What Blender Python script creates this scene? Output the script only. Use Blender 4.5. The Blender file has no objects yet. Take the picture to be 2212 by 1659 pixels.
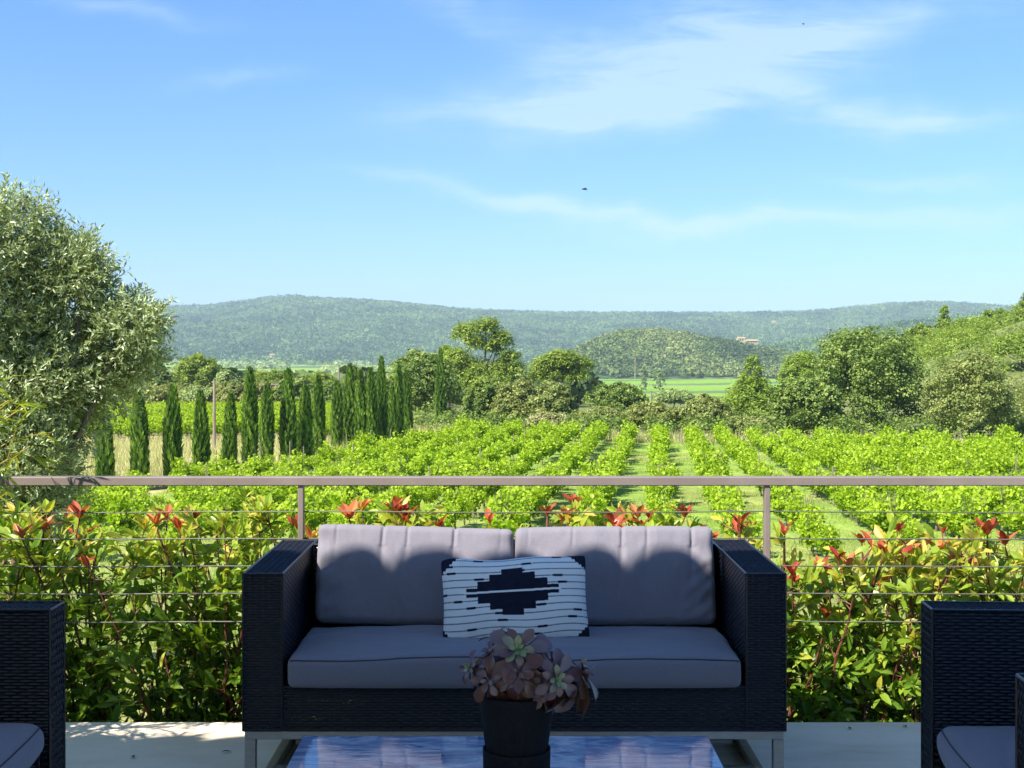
import bpy, math, random
import numpy as np
from mathutils import Vector, Matrix

rng = np.random.default_rng(11)
random.seed(5)
C = bpy.context.scene.collection
R = math.radians
F, CX, HY, EYE = 2900.0, 1106.0, 750.0, 1.415


def at(x, y, D):
    """photo position (2212 px wide) and distance -> metres"""
    return np.array([(x - CX) * D / F, D, EYE - (y - HY) * D / F])


# ------------------------------------------------------------------ helpers
class MB:
    def __init__(s):
        s.v, s.f, s.lv, s.col, s.n = [], [], [], [], 0

    def add(s, v, f, lv=0.5, col=None):
        v = np.asarray(v, float).reshape(-1, 3)
        f = np.asarray(f, int)
        if f.ndim == 1:
            f = f.reshape(1, -1)
        s.v.append(v)
        s.f.append(f + s.n)
        s.lv.append(np.broadcast_to(np.asarray(lv, float), (len(v),)).copy())
        s.col.append(col)
        s.n += len(v)
        return s

    def box(s, x0, x1, y0, y1, z0, z1, lv=0.5):
        v = [(x, y, z) for z in (z0, z1) for y in (y0, y1) for x in (x0, x1)]
        return s.add(v, [(0, 2, 3, 1), (4, 5, 7, 6), (0, 1, 5, 4), (2, 6, 7, 3), (0, 4, 6, 2), (1, 3, 7, 5)], lv)

    def bbox(s, x0, x1, y0, y1, z0, z1, b=.004):
        """box with chamfered edges"""
        q = []
        for z, k in ((z0, b), (z0 + b, 0), (z1 - b, 0), (z1, b)):
            X0, X1, Y0, Y1 = x0 + k, x1 - k, y0 + k, y1 - k
            c = b
            q.append([(X0 + c, Y0, z), (X1 - c, Y0, z), (X1, Y0 + c, z), (X1, Y1 - c, z),
                      (X1 - c, Y1, z), (X0 + c, Y1, z), (X0, Y1 - c, z), (X0, Y0 + c, z)])
        q = np.array(q).reshape(-1, 3)
        f = []
        for r in range(3):
            for i in range(8):
                j = (i + 1) % 8
                f.append((r * 8 + i, r * 8 + j, r * 8 + 8 + j, r * 8 + 8 + i))
        o = s.n
        s.add(q, f)
        s.f.append(np.array([[o + 7 - i for i in range(8)]]))
        s.f.append(np.array([[o + 24 + i for i in range(8)]]))
        return s

    def tube(s, pts, rad, n=6, lv=0.5, cap=True):
        pts = np.asarray(pts, float)
        m = len(pts)
        rad = np.broadcast_to(np.asarray(rad, float), (m,))
        t = np.gradient(pts, axis=0)
        t /= np.linalg.norm(t, axis=1)[:, None] + 1e-9
        ref = np.array([0, 0, 1.0]) if abs(t[:, 2]).mean() < .8 else np.array([1.0, 0, 0])
        a = np.cross(t, ref)
        a /= np.linalg.norm(a, axis=1)[:, None] + 1e-9
        b = np.cross(t, a)
        th = np.arange(n) * 2 * math.pi / n
        v = pts[:, None] + rad[:, None, None] * (np.cos(th)[None, :, None] * a[:, None] + np.sin(th)[None, :, None] * b[:, None])
        i = np.arange(n)
        f = np.concatenate([np.stack([r * n + i, r * n + (i + 1) % n, r * n + n + (i + 1) % n, r * n + n + i], 1) for r in range(m - 1)])
        o = s.n
        s.add(v, f, lv)
        if cap:
            s.f.append(np.array([[o + k for k in range(n)]]))
            s.f.append(np.array([[o + (m - 1) * n + n - 1 - k for k in range(n)]]))
        return s

    def lathe(s, prof, c=(0, 0, 0), n=40):
        prof = np.asarray(prof, float)
        th = np.arange(n) * 2 * math.pi / n
        v = np.stack([prof[:, 0][:, None] * np.cos(th), prof[:, 0][:, None] * np.sin(th), np.repeat(prof[:, 1][:, None], n, 1)], -1) + np.asarray(c)
        i = np.arange(n)
        f = np.concatenate([np.stack([r * n + i, r * n + (i + 1) % n, r * n + n + (i + 1) % n, r * n + n + i], 1) for r in range(len(prof) - 1)])
        return s.add(v, f)

    def build(s, name, mat, parent=None, origin=None, smooth=False, attr=True):
        v = np.concatenate(s.v)
        if parent is not None:
            origin = ROOT.get(parent.name, (0, 0, 0))
        if origin is None:
            origin = (0, 0, 0)
        v = v - np.asarray(origin, float)
        me = bpy.data.meshes.new(name)
        tot = [len(f) for f in s.f]
        li = np.concatenate([f.ravel() for f in s.f]).astype(np.int32)
        ls = np.concatenate([np.full(len(f), f.shape[1]) for f in s.f])
        st = (np.cumsum(ls) - ls).astype(np.int32)
        me.vertices.add(len(v))
        me.vertices.foreach_set('co', v.astype(np.float32).ravel())
        me.loops.add(len(li))
        me.loops.foreach_set('vertex_index', li)
        me.polygons.add(len(st))
        me.polygons.foreach_set('loop_start', st)
        me.polygons.foreach_set('use_smooth', np.full(len(st), smooth))
        if attr:
            a = me.attributes.new('lv', 'FLOAT', 'POINT')
            a.data.foreach_set('value', np.concatenate(s.lv).astype(np.float32))
        if s.col and s.col[0] is not None:
            a = me.attributes.new('pat', 'FLOAT_COLOR', 'POINT')
            cc = np.concatenate(s.col)
            a.data.foreach_set('color', np.concatenate([cc, np.ones((len(cc), 1))], 1).astype(np.float32).ravel())
        me.update(calc_edges=True)
        me.validate()
        me.materials.append(mat)
        o = bpy.data.objects.new(name, me)
        C.objects.link(o)
        if parent is not None:
            o.parent = parent
            ROOT[o.name] = tuple(origin)
            if parent.type == 'MESH':
                pass
        else:
            o.location = origin
        return o


ROOT = {}


def tag(o, label=None, cat=None, group=None, kind=None):
    for k, w in (('label', label), ('category', cat), ('group', group), ('kind', kind)):
        if w:
            o[k] = w
    return o


def thing(name, label, cat, loc=(0, 0, 0), group=None):
    o = bpy.data.objects.new(name, None)
    o.empty_display_size = .1
    C.objects.link(o)
    o.location = loc
    ROOT[o.name] = tuple(loc)
    return tag(o, label, cat, group)


def copy_tree(o, parent=None):
    c = o.copy()
    C.objects.link(c)
    if parent is not None:
        c.parent = parent
    for ch in [k for k in o.children]:
        copy_tree(ch, c)
    return c


def unit(a):
    return a / (np.linalg.norm(a, axis=-1, keepdims=True) + 1e-9)


def rdir(n):
    return unit(rng.normal(size=(n, 3)))


def place(mb, T, FT, c, d, nr, size, lv):
    """n copies of a leaf template: length axis d, normal nr"""
    T = np.asarray(T, float)
    FT = np.asarray(FT, int)
    c = np.asarray(c, float)
    n = len(c)
    x = unit(np.asarray(d, float))
    z = np.asarray(nr, float)
    z = unit(z - (z * x).sum(1)[:, None] * x)
    y = np.cross(z, x)
    size = np.broadcast_to(np.asarray(size, float), (n,))
    v = c[:, None] + size[:, None, None] * (T[None, :, 0:1] * x[:, None] + T[None, :, 1:2] * y[:, None] + T[None, :, 2:3] * z[:, None])
    k = len(T)
    f = (FT[None] + (np.arange(n) * k)[:, None, None]).reshape(-1, FT.shape[1])
    lv = np.repeat(np.broadcast_to(np.asarray(lv, float), (n,)), k)
    mb.add(v.reshape(-1, 3), f, lv)


def strip_leaf(st, hw, fold, bend):
    T, FT = [], []
    for s_, w in zip(st, hw):
        z = -bend * s_ * s_
        T += [(s_, -w, z + fold * w), (s_, 0, z), (s_, w, z + fold * w)]
    for r in range(len(st) - 1):
        for k in (0, 1):
            a = r * 3 + k
            FT.append((a, a + 1, a + 4, a + 3))
    return np.array(T), np.array(FT)


T_DIA = np.array([(0, 0, 0), (.45, -.3, .07), (1, 0, -.03), (.45, .3, .07)])
F_DIA = np.array([(0, 1, 2), (0, 2, 3)])
T_LAN = np.array([(0, 0, 0), (.5, -.1, .03), (1, 0, -.05), (.5, .1, .03)])
T_BROAD = np.array([(0, 0, 0), (.22, .46, .1), (.75, .42, .05), (1, 0, -.12), (.75, -.42, .05), (.22, -.46, .1)])
F_BROAD = np.array([(0, 3, 2, 1), (0, 5, 4, 3)])
T_NEED = np.array([(0, 0, 0), (.4, -.16, .05), (1, 0, 0), (.4, .16, .05)])
T_BLADE = np.array([(0, -.03, 0), (0, .03, 0), (1, 0, 0)])
F_BLADE = np.array([(0, 1, 2)])
T_PHO, F_PHO = strip_leaf([0, .07, .3, .55, .8, 1], [.012, .03, .145, .185, .125, .0], .4, .26)
T_BAM, F_BAM = strip_leaf([0, .15, .5, 1], [.01, .048, .05, 0], .3, .3)
T_SUC, F_SUC = strip_leaf([0, .15, .3, .45, .6, .74, .86, .95, 1.0], [.035, .04, .06, .1, .165, .215, .2, .12, 0], .45, .5)

# ------------------------------------------------------------------ materials


def newmat(name):
    m = bpy.data.materials.new(name)
    m.use_nodes = True
    nt = m.node_tree
    nt.nodes.clear()
    out = nt.nodes.new('ShaderNodeOutputMaterial')
    return m, nt, out


def N(nt, t, **kw):
    n = nt.nodes.new(t)
    for k, v in kw.items():
        if k == 'inp':
            for a, b in v.items():
                n.inputs[a].default_value = b
        else:
            setattr(n, k, v)
    return n


def ramp(nt, fac, stops):
    r = nt.nodes.new('ShaderNodeValToRGB')
    e = r.color_ramp.elements
    while len(e) < len(stops):
        e.new(.5)
    for q, (p, c) in zip(e, stops):
        q.position = p
        q.color = (*c, 1)
    nt.links.new(fac, r.inputs[0])
    return r.outputs[0]


def mat(name, c0, c1=None, rough=.6, scale=5., bump=0., bscale=None, metal=0., spec=.5, detail=4., stretch=(1, 1, 1), coat=0., sheen=0., ior=1.5):
    m, nt, out = newmat(name)
    p = N(nt, 'ShaderNodeBsdfPrincipled', inp={'Roughness': rough, 'Metallic': metal, 'Specular IOR Level': spec, 'IOR': ior,
                                              'Coat Weight': coat, 'Sheen Weight': sheen})
    tc = N(nt, 'ShaderNodeTexCoord')
    mp = N(nt, 'ShaderNodeMapping')
    mp.inputs['Scale'].default_value = stretch
    nt.links.new(tc.outputs['Object'], mp.inputs[0])
    no = N(nt, 'ShaderNodeTexNoise', inp={'Scale': scale, 'Detail': detail, 'Roughness': .6})
    nt.links.new(mp.outputs[0], no.inputs['Vector'])
    c1 = c1 or c0
    nt.links.new(ramp(nt, no.outputs[0], [(.3, c0), (.7, c1)]), p.inputs['Base Color'])
    if bump:
        nb = N(nt, 'ShaderNodeTexNoise', inp={'Scale': bscale or scale * 4, 'Detail': 3.})
        nt.links.new(mp.outputs[0], nb.inputs['Vector'])
        b = N(nt, 'ShaderNodeBump', inp={'Strength': 1., 'Distance': bump})
        nt.links.new(nb.outputs[0], b.inputs['Height'])
        nt.links.new(b.outputs[0], p.inputs['Normal'])
    nt.links.new(p.outputs[0], out.inputs[0])
    return m


def leafmat(name, stops, trans=.35, rough=.5, spec=.3, tcol=1.3, nscale=0.):
    m, nt, out = newmat(name)
    at_ = N(nt, 'ShaderNodeAttribute', attribute_name='lv')
    col = ramp(nt, at_.outputs['Fac'], stops)
    p = N(nt, 'ShaderNodeBsdfPrincipled', inp={'Roughness': rough, 'Specular IOR Level': spec})
    nt.links.new(col, p.inputs['Base Color'])
    tr = N(nt, 'ShaderNodeBsdfTranslucent')
    mx = N(nt, 'ShaderNodeMix', data_type='RGBA', blend_type='MULTIPLY', inp={'Factor': 1.})
    mx.inputs[7].default_value = (tcol * 1.15, tcol * 1.1, tcol * .6, 1)
    nt.links.new(col, mx.inputs[6])
    nt.links.new(mx.outputs[2], tr.inputs[0])
    ms = N(nt, 'ShaderNodeMixShader', inp={0: trans})
    nt.links.new(p.outputs[0], ms.inputs[1])
    nt.links.new(tr.outputs[0], ms.inputs[2])
    nt.links.new(ms.outputs[0], out.inputs[0])
    return m


M_BARK = mat('bark', (.09, .07, .05), (.2, .17, .13), .9, 14, .01)
M_OAK = leafmat('oak_leaves', [(0, (0.068, 0.12, 0.02)), (0.5, (0.179, 0.266, 0.049)), (1, (0.371, 0.447, 0.118))])
M_HOLM = leafmat('holm_oak_leaves', [(0, (0.106, 0.143, 0.032)), (0.5, (0.253, 0.299, 0.078)), (1, (0.477, 0.493, 0.167))])
M_BROWN = leafmat('brownish_leaves', [(0, (0.108, 0.154, 0.035)), (0.5, (0.253, 0.307, 0.079)), (1, (0.455, 0.491, 0.177))])
M_PINE = leafmat('pine_needles', [(0, (0.082, 0.143, 0.019)), (0.5, (0.22, 0.314, 0.041)), (1, (0.439, 0.523, 0.083))])
M_YPINE = leafmat('young_pine_needles', [(0, (0.102, 0.168, 0.019)), (0.5, (0.246, 0.358, 0.047)), (1, (0.41, 0.514, 0.084))])
M_PALE = leafmat('pale_bush_leaves', [(0, (0.149, 0.172, 0.055)), (0.5, (0.345, 0.356, 0.143)), (1, (0.529, 0.517, 0.275))])
M_GREY = leafmat('grey_green_leaves', [(0, (0.137, 0.195, 0.064)), (0.5, (0.305, 0.39, 0.139)), (1, (0.518, 0.601, 0.254))])
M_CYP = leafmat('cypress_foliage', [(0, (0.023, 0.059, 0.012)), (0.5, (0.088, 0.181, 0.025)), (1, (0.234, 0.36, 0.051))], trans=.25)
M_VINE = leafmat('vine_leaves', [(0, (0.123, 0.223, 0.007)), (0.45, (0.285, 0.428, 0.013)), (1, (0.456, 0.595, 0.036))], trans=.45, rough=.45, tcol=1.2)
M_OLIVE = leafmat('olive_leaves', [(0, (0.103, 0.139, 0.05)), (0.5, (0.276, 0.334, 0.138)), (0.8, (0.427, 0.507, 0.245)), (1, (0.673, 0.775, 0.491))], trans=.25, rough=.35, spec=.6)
M_BAMBOO = leafmat('bamboo_leaves', [(0, (0.128, 0.221, 0.012)), (0.5, (0.288, 0.361, 0.016)), (1, (0.48, 0.377, 0.04))], trans=.45, rough=.4)
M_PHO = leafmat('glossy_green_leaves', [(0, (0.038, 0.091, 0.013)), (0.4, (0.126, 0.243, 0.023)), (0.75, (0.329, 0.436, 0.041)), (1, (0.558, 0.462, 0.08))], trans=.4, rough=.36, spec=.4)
M_RED = leafmat('red_young_leaves', [(0, (0.294, 0.038, 0.021)), (0.4, (0.525, 0.111, 0.051)), (0.75, (0.651, 0.23, 0.085)), (1, (0.525, 0.281, 0.068))], trans=.35, rough=.33, spec=.45, tcol=1.1)
M_STEM = mat('reddish_stem', (.07, .035, .02), (.2, .05, .03), .6, 20)
M_GRASS = leafmat('lawn_grass', [(0, (.13, .2, .03)), (1, (.4, .42, .11))], trans=.4)
M_DRY = leafmat('dry_grass_blades', [(0, (0.252, 0.302, 0.08)), (0.4, (0.487, 0.462, 0.216)), (1, (0.689, 0.647, 0.4))], trans=.4)
M_WEED = leafmat('weed_blades', [(0, (.12, .2, .03)), (1, (.36, .42, .1))], trans=.4)
M_WOOD = leafmat('woodland_leaves', [(0, (0.062, 0.106, 0.023)), (0.5, (0.14, 0.203, 0.044)), (1, (0.281, 0.324, 0.088))], trans=.25)
M_FARW = leafmat('far_woodland_leaves', [(0, (0.034, 0.078, 0.023)), (0.5, (0.093, 0.185, 0.05)), (1, (0.203, 0.298, 0.086))], trans=.15)
M_WICKER = mat('dark_wicker', (.004, .005, .009), (.01, .012, .02), .36, 60, spec=.4)
M_CORE = mat('black_core', (.004, .004, .006), None, .9)
M_FAB = mat('taupe_fabric', (.19, .178, .206), (.224, .211, .243), .95, 260, .0007, 700, sheen=.2, spec=.1)
M_PIPE = mat('dark_piping', (.05, .045, .05), None, .9)
M_STEEL = mat('brushed_steel', (.33, .32, .31), (.45, .43, .4), .38, 30, .0006, 60, metal=.75, stretch=(1, 1, 8))
M_RAIL = mat('brown_rail_paint', (.19, .15, .13), (.25, .2, .175), .42, 5, .0005, 80, spec=.5)
M_WIRE = mat('steel_wire', (.13, .125, .1), None, .6, metal=.2)
M_POT = mat('charcoal_pot', (.006, .0065, .008), (.011, .0115, .013), .75, 90, .0004, 400, spec=.15)
M_SOIL = mat('potting_soil', (.02, .014, .01), (.05, .035, .025), .95, 80, .004)
M_PLASTER = mat('cream_plaster', (.66, .64, .6), (.72, .7, .66), .9, 4, .003)
M_TILE = mat('terracotta_tile', (.36, .25, .11), (.46, .33, .16), .85, 12, .004)
M_PALEW = mat('pale_stone_wall', (.42, .36, .22), (.5, .43, .28), .9, 2)
M_DARK = mat('dark_window', (.03, .035, .04), None, .2)
M_POLE = mat('weathered_pole', (.2, .15, .11), (.32, .26, .2), .9, 6, .004, 30, stretch=(1, 1, .1))
M_BIRD = mat('bird_feathers', (.03, .03, .035), (.06, .06, .07), .8)
M_SUC = leafmat('succulent_leaves', [(0, (.17, .27, .1)), (.16, (.18, .24, .12)), (.3, (.16, .115, .125)), (.5, (.1, .042, .055)), (.75, (.06, .015, .016)), (1, (.1, .045, .025))], trans=.05, rough=.3, spec=.6)
M_SIGN = mat('dark_sign', (.03, .04, .045), None, .6)

# floor
m, nt, out = newmat('terrace_concrete')
tc = N(nt, 'ShaderNodeTexCoord')
mp = N(nt, 'ShaderNodeMapping')
mp.inputs['Scale'].default_value = (.7, 2.2, 1)
nt.links.new(tc.outputs['Object'], mp.inputs[0])
n1 = N(nt, 'ShaderNodeTexNoise', inp={'Scale': 2.2, 'Detail': 8., 'Roughness': .7, 'Distortion': .6})
nt.links.new(mp.outputs[0], n1.inputs['Vector'])
n2 = N(nt, 'ShaderNodeTexNoise', inp={'Scale': 90., 'Detail': 2.})
nt.links.new(tc.outputs['Object'], n2.inputs['Vector'])
c = ramp(nt, n1.outputs[0], [(.22, (.6, .48, .33)), (.36, (.8, .68, .5)), (.55, (.9, .79, .61)), (.78, (.92, .84, .68))])
p = N(nt, 'ShaderNodeBsdfPrincipled', inp={'Roughness': .72, 'Specular IOR Level': .3})
nt.links.new(c, p.inputs['Base Color'])
b = N(nt, 'ShaderNodeBump', inp={'Strength': .5, 'Distance': .001})
nt.links.new(n2.outputs[0], b.inputs['Height'])
nt.links.new(b.outputs[0], p.inputs['Normal'])
nt.links.new(p.outputs[0], out.inputs[0])
M_FLOOR = m

# ground: zone colour (what grows there) x noise
m, nt, out = newmat('ground_cover')
at_ = N(nt, 'ShaderNodeAttribute', attribute_name='pat')
tc = N(nt, 'ShaderNodeTexCoord')
n1 = N(nt, 'ShaderNodeTexNoise', inp={'Scale': .55, 'Detail': 9., 'Roughness': .72})
nt.links.new(tc.outputs['Object'], n1.inputs['Vector'])
c = ramp(nt, n1.outputs[0], [(.3, (.55, .62, .5)), (.52, (1, 1, 1)), (.72, (1.5, 1.32, 1.25))])
mx = N(nt, 'ShaderNodeMix', data_type='RGBA', blend_type='MULTIPLY', inp={'Factor': 1.})
nt.links.new(at_.outputs['Color'], mx.inputs[6])
nt.links.new(c, mx.inputs[7])
p = N(nt, 'ShaderNodeBsdfPrincipled', inp={'Roughness': .95, 'Specular IOR Level': .1})
nt.links.new(mx.outputs[2], p.inputs['Base Color'])
n2 = N(nt, 'ShaderNodeTexNoise', inp={'Scale': 5., 'Detail': 5.})
nt.links.new(tc.outputs['Object'], n2.inputs['Vector'])
b = N(nt, 'ShaderNodeBump', inp={'Strength': 1., 'Distance': .12})
nt.links.new(n2.outputs[0], b.inputs['Height'])
nt.links.new(b.outputs[0], p.inputs['Normal'])
nt.links.new(p.outputs[0], out.inputs[0])
M_GROUND = m


def hillmat(name, vs, cols, bd):
    m, nt, out = newmat(name)
    tc = N(nt, 'ShaderNodeTexCoord')
    vo = N(nt, 'ShaderNodeTexVoronoi', inp={'Scale': vs, 'Randomness': 1.})
    nt.links.new(tc.outputs['Object'], vo.inputs['Vector'])
    n1 = N(nt, 'ShaderNodeTexNoise', inp={'Scale': .006, 'Detail': 7., 'Roughness': .65})
    nt.links.new(tc.outputs['Object'], n1.inputs['Vector'])
    c1 = ramp(nt, vo.outputs['Color'], [(.1, cols[0]), (.5, cols[1]), (.9, cols[2])])
    c2 = ramp(nt, n1.outputs[0], [(.35, (.72, .78, .74)), (.5, (1, 1, 1)), (.68, (1.3, 1.2, 1.05))])
    mx = N(nt, 'ShaderNodeMix', data_type='RGBA', blend_type='MULTIPLY', inp={'Factor': 1.})
    nt.links.new(c1, mx.inputs[6])
    nt.links.new(c2, mx.inputs[7])
    p = N(nt, 'ShaderNodeBsdfPrincipled', inp={'Roughness': .95, 'Specular IOR Level': .05})
    nt.links.new(mx.outputs[2], p.inputs['Base Color'])
    b = N(nt, 'ShaderNodeBump', invert=True, inp={'Strength': 1., 'Distance': bd})
    nt.links.new(vo.outputs['Distance'], b.inputs['Height'])
    nt.links.new(b.outputs[0], p.inputs['Normal'])
    nt.links.new(p.outputs[0], out.inputs[0])
    return m


M_HILL = hillmat('wooded_hill', .085, [(.03, .06, .022), (.06, .11, .035), (.11, .16, .055)], 6)

# pillow
m, nt, out = newmat('woven_pillow')
at_ = N(nt, 'ShaderNodeAttribute', attribute_name='pat')
p = N(nt, 'ShaderNodeBsdfPrincipled', inp={'Roughness': .95, 'Specular IOR Level': .1})
nt.links.new(at_.outputs['Color'], p.inputs['Base Color'])
nt.links.new(p.outputs[0], out.inputs[0])
M_PILLOW = m

# table glass: blue pane; pale streaks paint sky reflections and dried water stains
m, nt, out = newmat('table_glass_stains_reflection')
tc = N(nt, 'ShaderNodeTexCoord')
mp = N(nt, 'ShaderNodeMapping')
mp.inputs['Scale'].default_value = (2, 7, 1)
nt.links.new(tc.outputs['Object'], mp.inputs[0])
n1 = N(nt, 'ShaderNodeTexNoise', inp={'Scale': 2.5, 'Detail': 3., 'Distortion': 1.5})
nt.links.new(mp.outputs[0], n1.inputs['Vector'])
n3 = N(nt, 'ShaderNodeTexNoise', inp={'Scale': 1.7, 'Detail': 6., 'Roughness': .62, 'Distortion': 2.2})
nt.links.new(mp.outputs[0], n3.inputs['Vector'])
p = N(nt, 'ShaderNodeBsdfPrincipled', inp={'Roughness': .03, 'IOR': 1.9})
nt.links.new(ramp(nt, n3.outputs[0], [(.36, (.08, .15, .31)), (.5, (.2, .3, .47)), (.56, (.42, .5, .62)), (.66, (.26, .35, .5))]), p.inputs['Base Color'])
nt.links.new(ramp(nt, n1.outputs[0], [(.45, (.02, .02, .02)), (.8, (.12, .12, .12))]), p.inputs['Roughness'])
b = N(nt, 'ShaderNodeBump', inp={'Strength': .09, 'Distance': .004})
nt.links.new(n1.outputs[0], b.inputs['Height'])
nt.links.new(b.outputs[0], p.inputs['Normal'])
nt.links.new(p.outputs[0], out.inputs[0])
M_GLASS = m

# ------------------------------------------------------------------ ground
GY = np.array([-60, 5, 7, 12, 18, 25, 180, 400, 700, 1100, 1500, 2600, 6200.])
GZ = np.array([-.45, -.3, -.4, -1.3, -2.5, -3.7, -6.91, -15, -22.5, -25.2, -26.8, -31, -33.])


def sst(a, b, x):
    t = np.clip((x - a) / (b - a), 0, 1)
    return t * t * (3 - 2 * t)


def G(x, y):
    x = np.asarray(x, float)
    y = np.asarray(y, float)
    z = np.interp(y, GY, GZ)
    rise = 14.5 * sst(.2, .42, x / np.maximum(y, 50)) * sst(105, 210, y) * (1 - sst(380, 650, y))
    return z + rise + .06 * np.sin(x * .7 + y * .31) * np.sin(y * .43 - x * .2) * sst(12, 30, y)


def vnoise(x, y, seed=0):
    xi = np.floor(x).astype(int)
    yi = np.floor(y).astype(int)
    fx = x - xi
    fy = y - yi
    fx = fx * fx * (3 - 2 * fx)
    fy = fy * fy * (3 - 2 * fy)

    def h(i, j):
        k = (i * 374761393 + j * 668265263 + seed * 974711) & 0x7fffffff
        k = ((k ^ (k >> 13)) * 1274126177) & 0x7fffffff
        return ((k ^ (k >> 16)) & 0xffff) / 65535.
    return (h(xi, yi) * (1 - fx) + h(xi + 1, yi) * fx) * (1 - fy) + (h(xi, yi + 1) * (1 - fx) + h(xi + 1, yi + 1) * fx) * fy


def fbm(x, y, o=4, seed=0):
    s, a, t = 0, .5, 0
    for k in range(o):
        s = s + a * vnoise(x * 2 ** k, y * 2 ** k, seed + k)
        t += a
        a *= .5
    return s / t


def field_left(y):      # left edge of the near vineyard
    return -13.3 + (y - 54) * .2


def field_far(x):       # far edge of the near vineyard
    return np.clip(98 - .62 * np.asarray(x, float), 80, 104)


def zones(x, y):
    n = fbm(x * .12, y * .12, 4, 3)
    c = np.empty(x.shape + (3,))
    c[:] = (.17, .2, .07)
    def put(mask, col):
        k = np.clip(mask, 0, 1)[..., None]
        c[:] = c * (1 - k) + np.array(col) * k
    put(sst(4, 5, y) * (1 - sst(24, 30, y)), (.3, .31, .1))
    # vineyard: grassy, drier alleys
    inf = (x > field_left(y)) & (y < field_far(x)) & (y > 28)
    put(inf * 1., (.24, .35, .065))
    put(inf * sst(.52, .66, n) * .45, (.34, .31, .13))
    # track and dry grass beside the cypresses
    dry = (x < field_left(y)) & (y > 40) & (y < 110) & (x > -60)
    put(dry * 1., (.5, .47, .24))
    put(dry * sst(.52, .62, n), (.3, .29, .1))
    put(((x < -8) & (y > 90) & (y < 168)) * 1., (.3, .24, .13))
    # valley fields
    far = y > 420
    a = fbm(x * .004 + 7, y * .0022, 2, 9)
    st = np.floor((y + .35 * x) / 130.)
    pick = vnoise(st * 3.1, np.floor((x - .2 * y) / 260.) * 2.7, 21)
    put(far * 1., (.1, .15, .04))
    put(far * (pick > .38), (.22, .36, .05))
    put(far * (pick > .6), (.3, .36, .1))
    put(far * (pick > .8), (.4, .36, .2))
    core = (y > 330) & (y < 1350) & (x > .03 * y) & (x < .21 * y)
    band = np.sin((y + 55 * np.sin(x * .02)) * .035)
    put(core * 1., (.2, .36, .03))
    put(core * sst(.45, .7, band), (.13, .18, .08))
    put(core * sst(.6, .9, np.sin(y * .021 + 1.2 + x * .01)) * .5, (.26, .36, .08))
    return c


u = np.linspace(-1.15, 1.15, 520)
yy = np.concatenate([np.linspace(-60, 4, 14), np.linspace(5, 130, 260), np.geomspace(131, 6100, 240)])
UU, YY = np.meshgrid(u, yy)
XX = UU * (YY + 90)
ZZ = G(XX, YY)
nr, ncol = XX.shape
idx = np.arange(nr * ncol).reshape(nr, ncol)
quads = np.stack([idx[:-1, :-1], idx[:-1, 1:], idx[1:, 1:], idx[1:, :-1]], -1).reshape(-1, 4)
g = MB()
g.add(np.stack([XX, YY, ZZ], -1).reshape(-1, 3), quads, .5, zones(XX, YY).reshape(-1, 3))
tag(g.build('ground', M_GROUND, smooth=True), kind='structure')

# ------------------------------------------------------------------ hills


def hill(crest, Df, Dc, Db, zf, amp, low, nx, ny, x0, x1, seed, foot=None, power=1.0):
    cx_, cy_ = np.array(crest, float).T
    sx = np.linspace(x0, x1, nx)
    t = np.linspace(0, 1, ny)
    yc = np.interp(sx, cx_, cy_)
    k = np.ones(7) / 7
    yc = np.convolve(np.pad(yc, 3, 'edge'), k, 'valid')
    zc = EYE - (yc - HY) * Dc / F
    D = np.where(t < .8, Df + (Dc - Df) * t / .8, Dc + (Db - Dc) * (t - .8) / .2)
    S, DD = np.meshgrid(sx, D)
    X = (S - CX) * DD / F
    tt = np.clip((DD - Df) / (Dc - Df), 0, 1)
    prof = (1 - (1 - tt) ** 1.6) * .35 + sst(0, 1, tt) * .65
    prof = prof ** power
    back = np.clip((DD - Dc) / (Db - Dc), 0, 1)
    Z = zf + (zc[None] - zf) * prof * (1 - .8 * back ** 1.5)
    w = np.sin(np.clip(tt, 0, 1) * math.pi)
    Z += low * w * (fbm(X / 420 + 3, DD / 520, 4, seed) - .5) * 2
    cl = np.abs(fbm(X / 16., DD / 16., 2, seed + 5) - .5) * 2
    Z += amp * (1 - cl) * sst(0, .03, tt) + amp * 1.3 * fbm(X / 40., DD / 40., 2, seed + 8)
    ids = np.arange(nx * ny).reshape(ny, nx)
    q = np.stack([ids[:-1, :-1], ids[:-1, 1:], ids[1:, 1:], ids[1:, :-1]], -1).reshape(-1, 4)
    return np.stack([X, DD, Z], -1).reshape(-1, 3), q


v, q = hill([(-700, 700), (-300, 695), (0, 685), (200, 672), (330, 669), (450, 667), (540, 655), (585, 649), (625, 645), (665, 649), (720, 653), (850, 661), (1000, 675),
             (1120, 681), (1240, 686), (1350, 684), (1500, 683), (1700, 680), (1850, 673), (1940, 665), (2010, 662), (2080, 666), (2150, 672), (2300, 682), (2900, 700)],
            2450, 4500, 5300, -33, 3.5, 44, 1500, 420, -700, 2900, 3)
far_hill = tag(MB().add(v, q).build('hills', M_HILL, smooth=True), kind='structure')
v2, q2 = hill([(1300, 800), (1480, 785), (1560, 772), (1640, 760), (1750, 742), (1850, 722), (1950, 705), (2100, 690), (2300, 680), (2700, 690)],
              1650, 2250, 2600, -28, 2.5, 8, 500, 160, 1380, 2700, 13)
tag(MB().add(v2, q2).build('hills', M_HILL, smooth=True), kind='structure')
WC = [(1130, 812), (1180, 800), (1225, 778), (1260, 757), (1300, 738), (1350, 727), (1420, 724), (1500, 734), (1560, 746), (1620, 757), (1680, 768), (1750, 785), (1850, 800), (2000, 808)]
v3, q3 = hill(WC, 1130, 1430, 1700, -26, .8, 2, 260, 120, 1140, 1990, 23)
tag(MB().add(v3, q3).build('hills', M_HILL, smooth=True), kind='structure')


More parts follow.
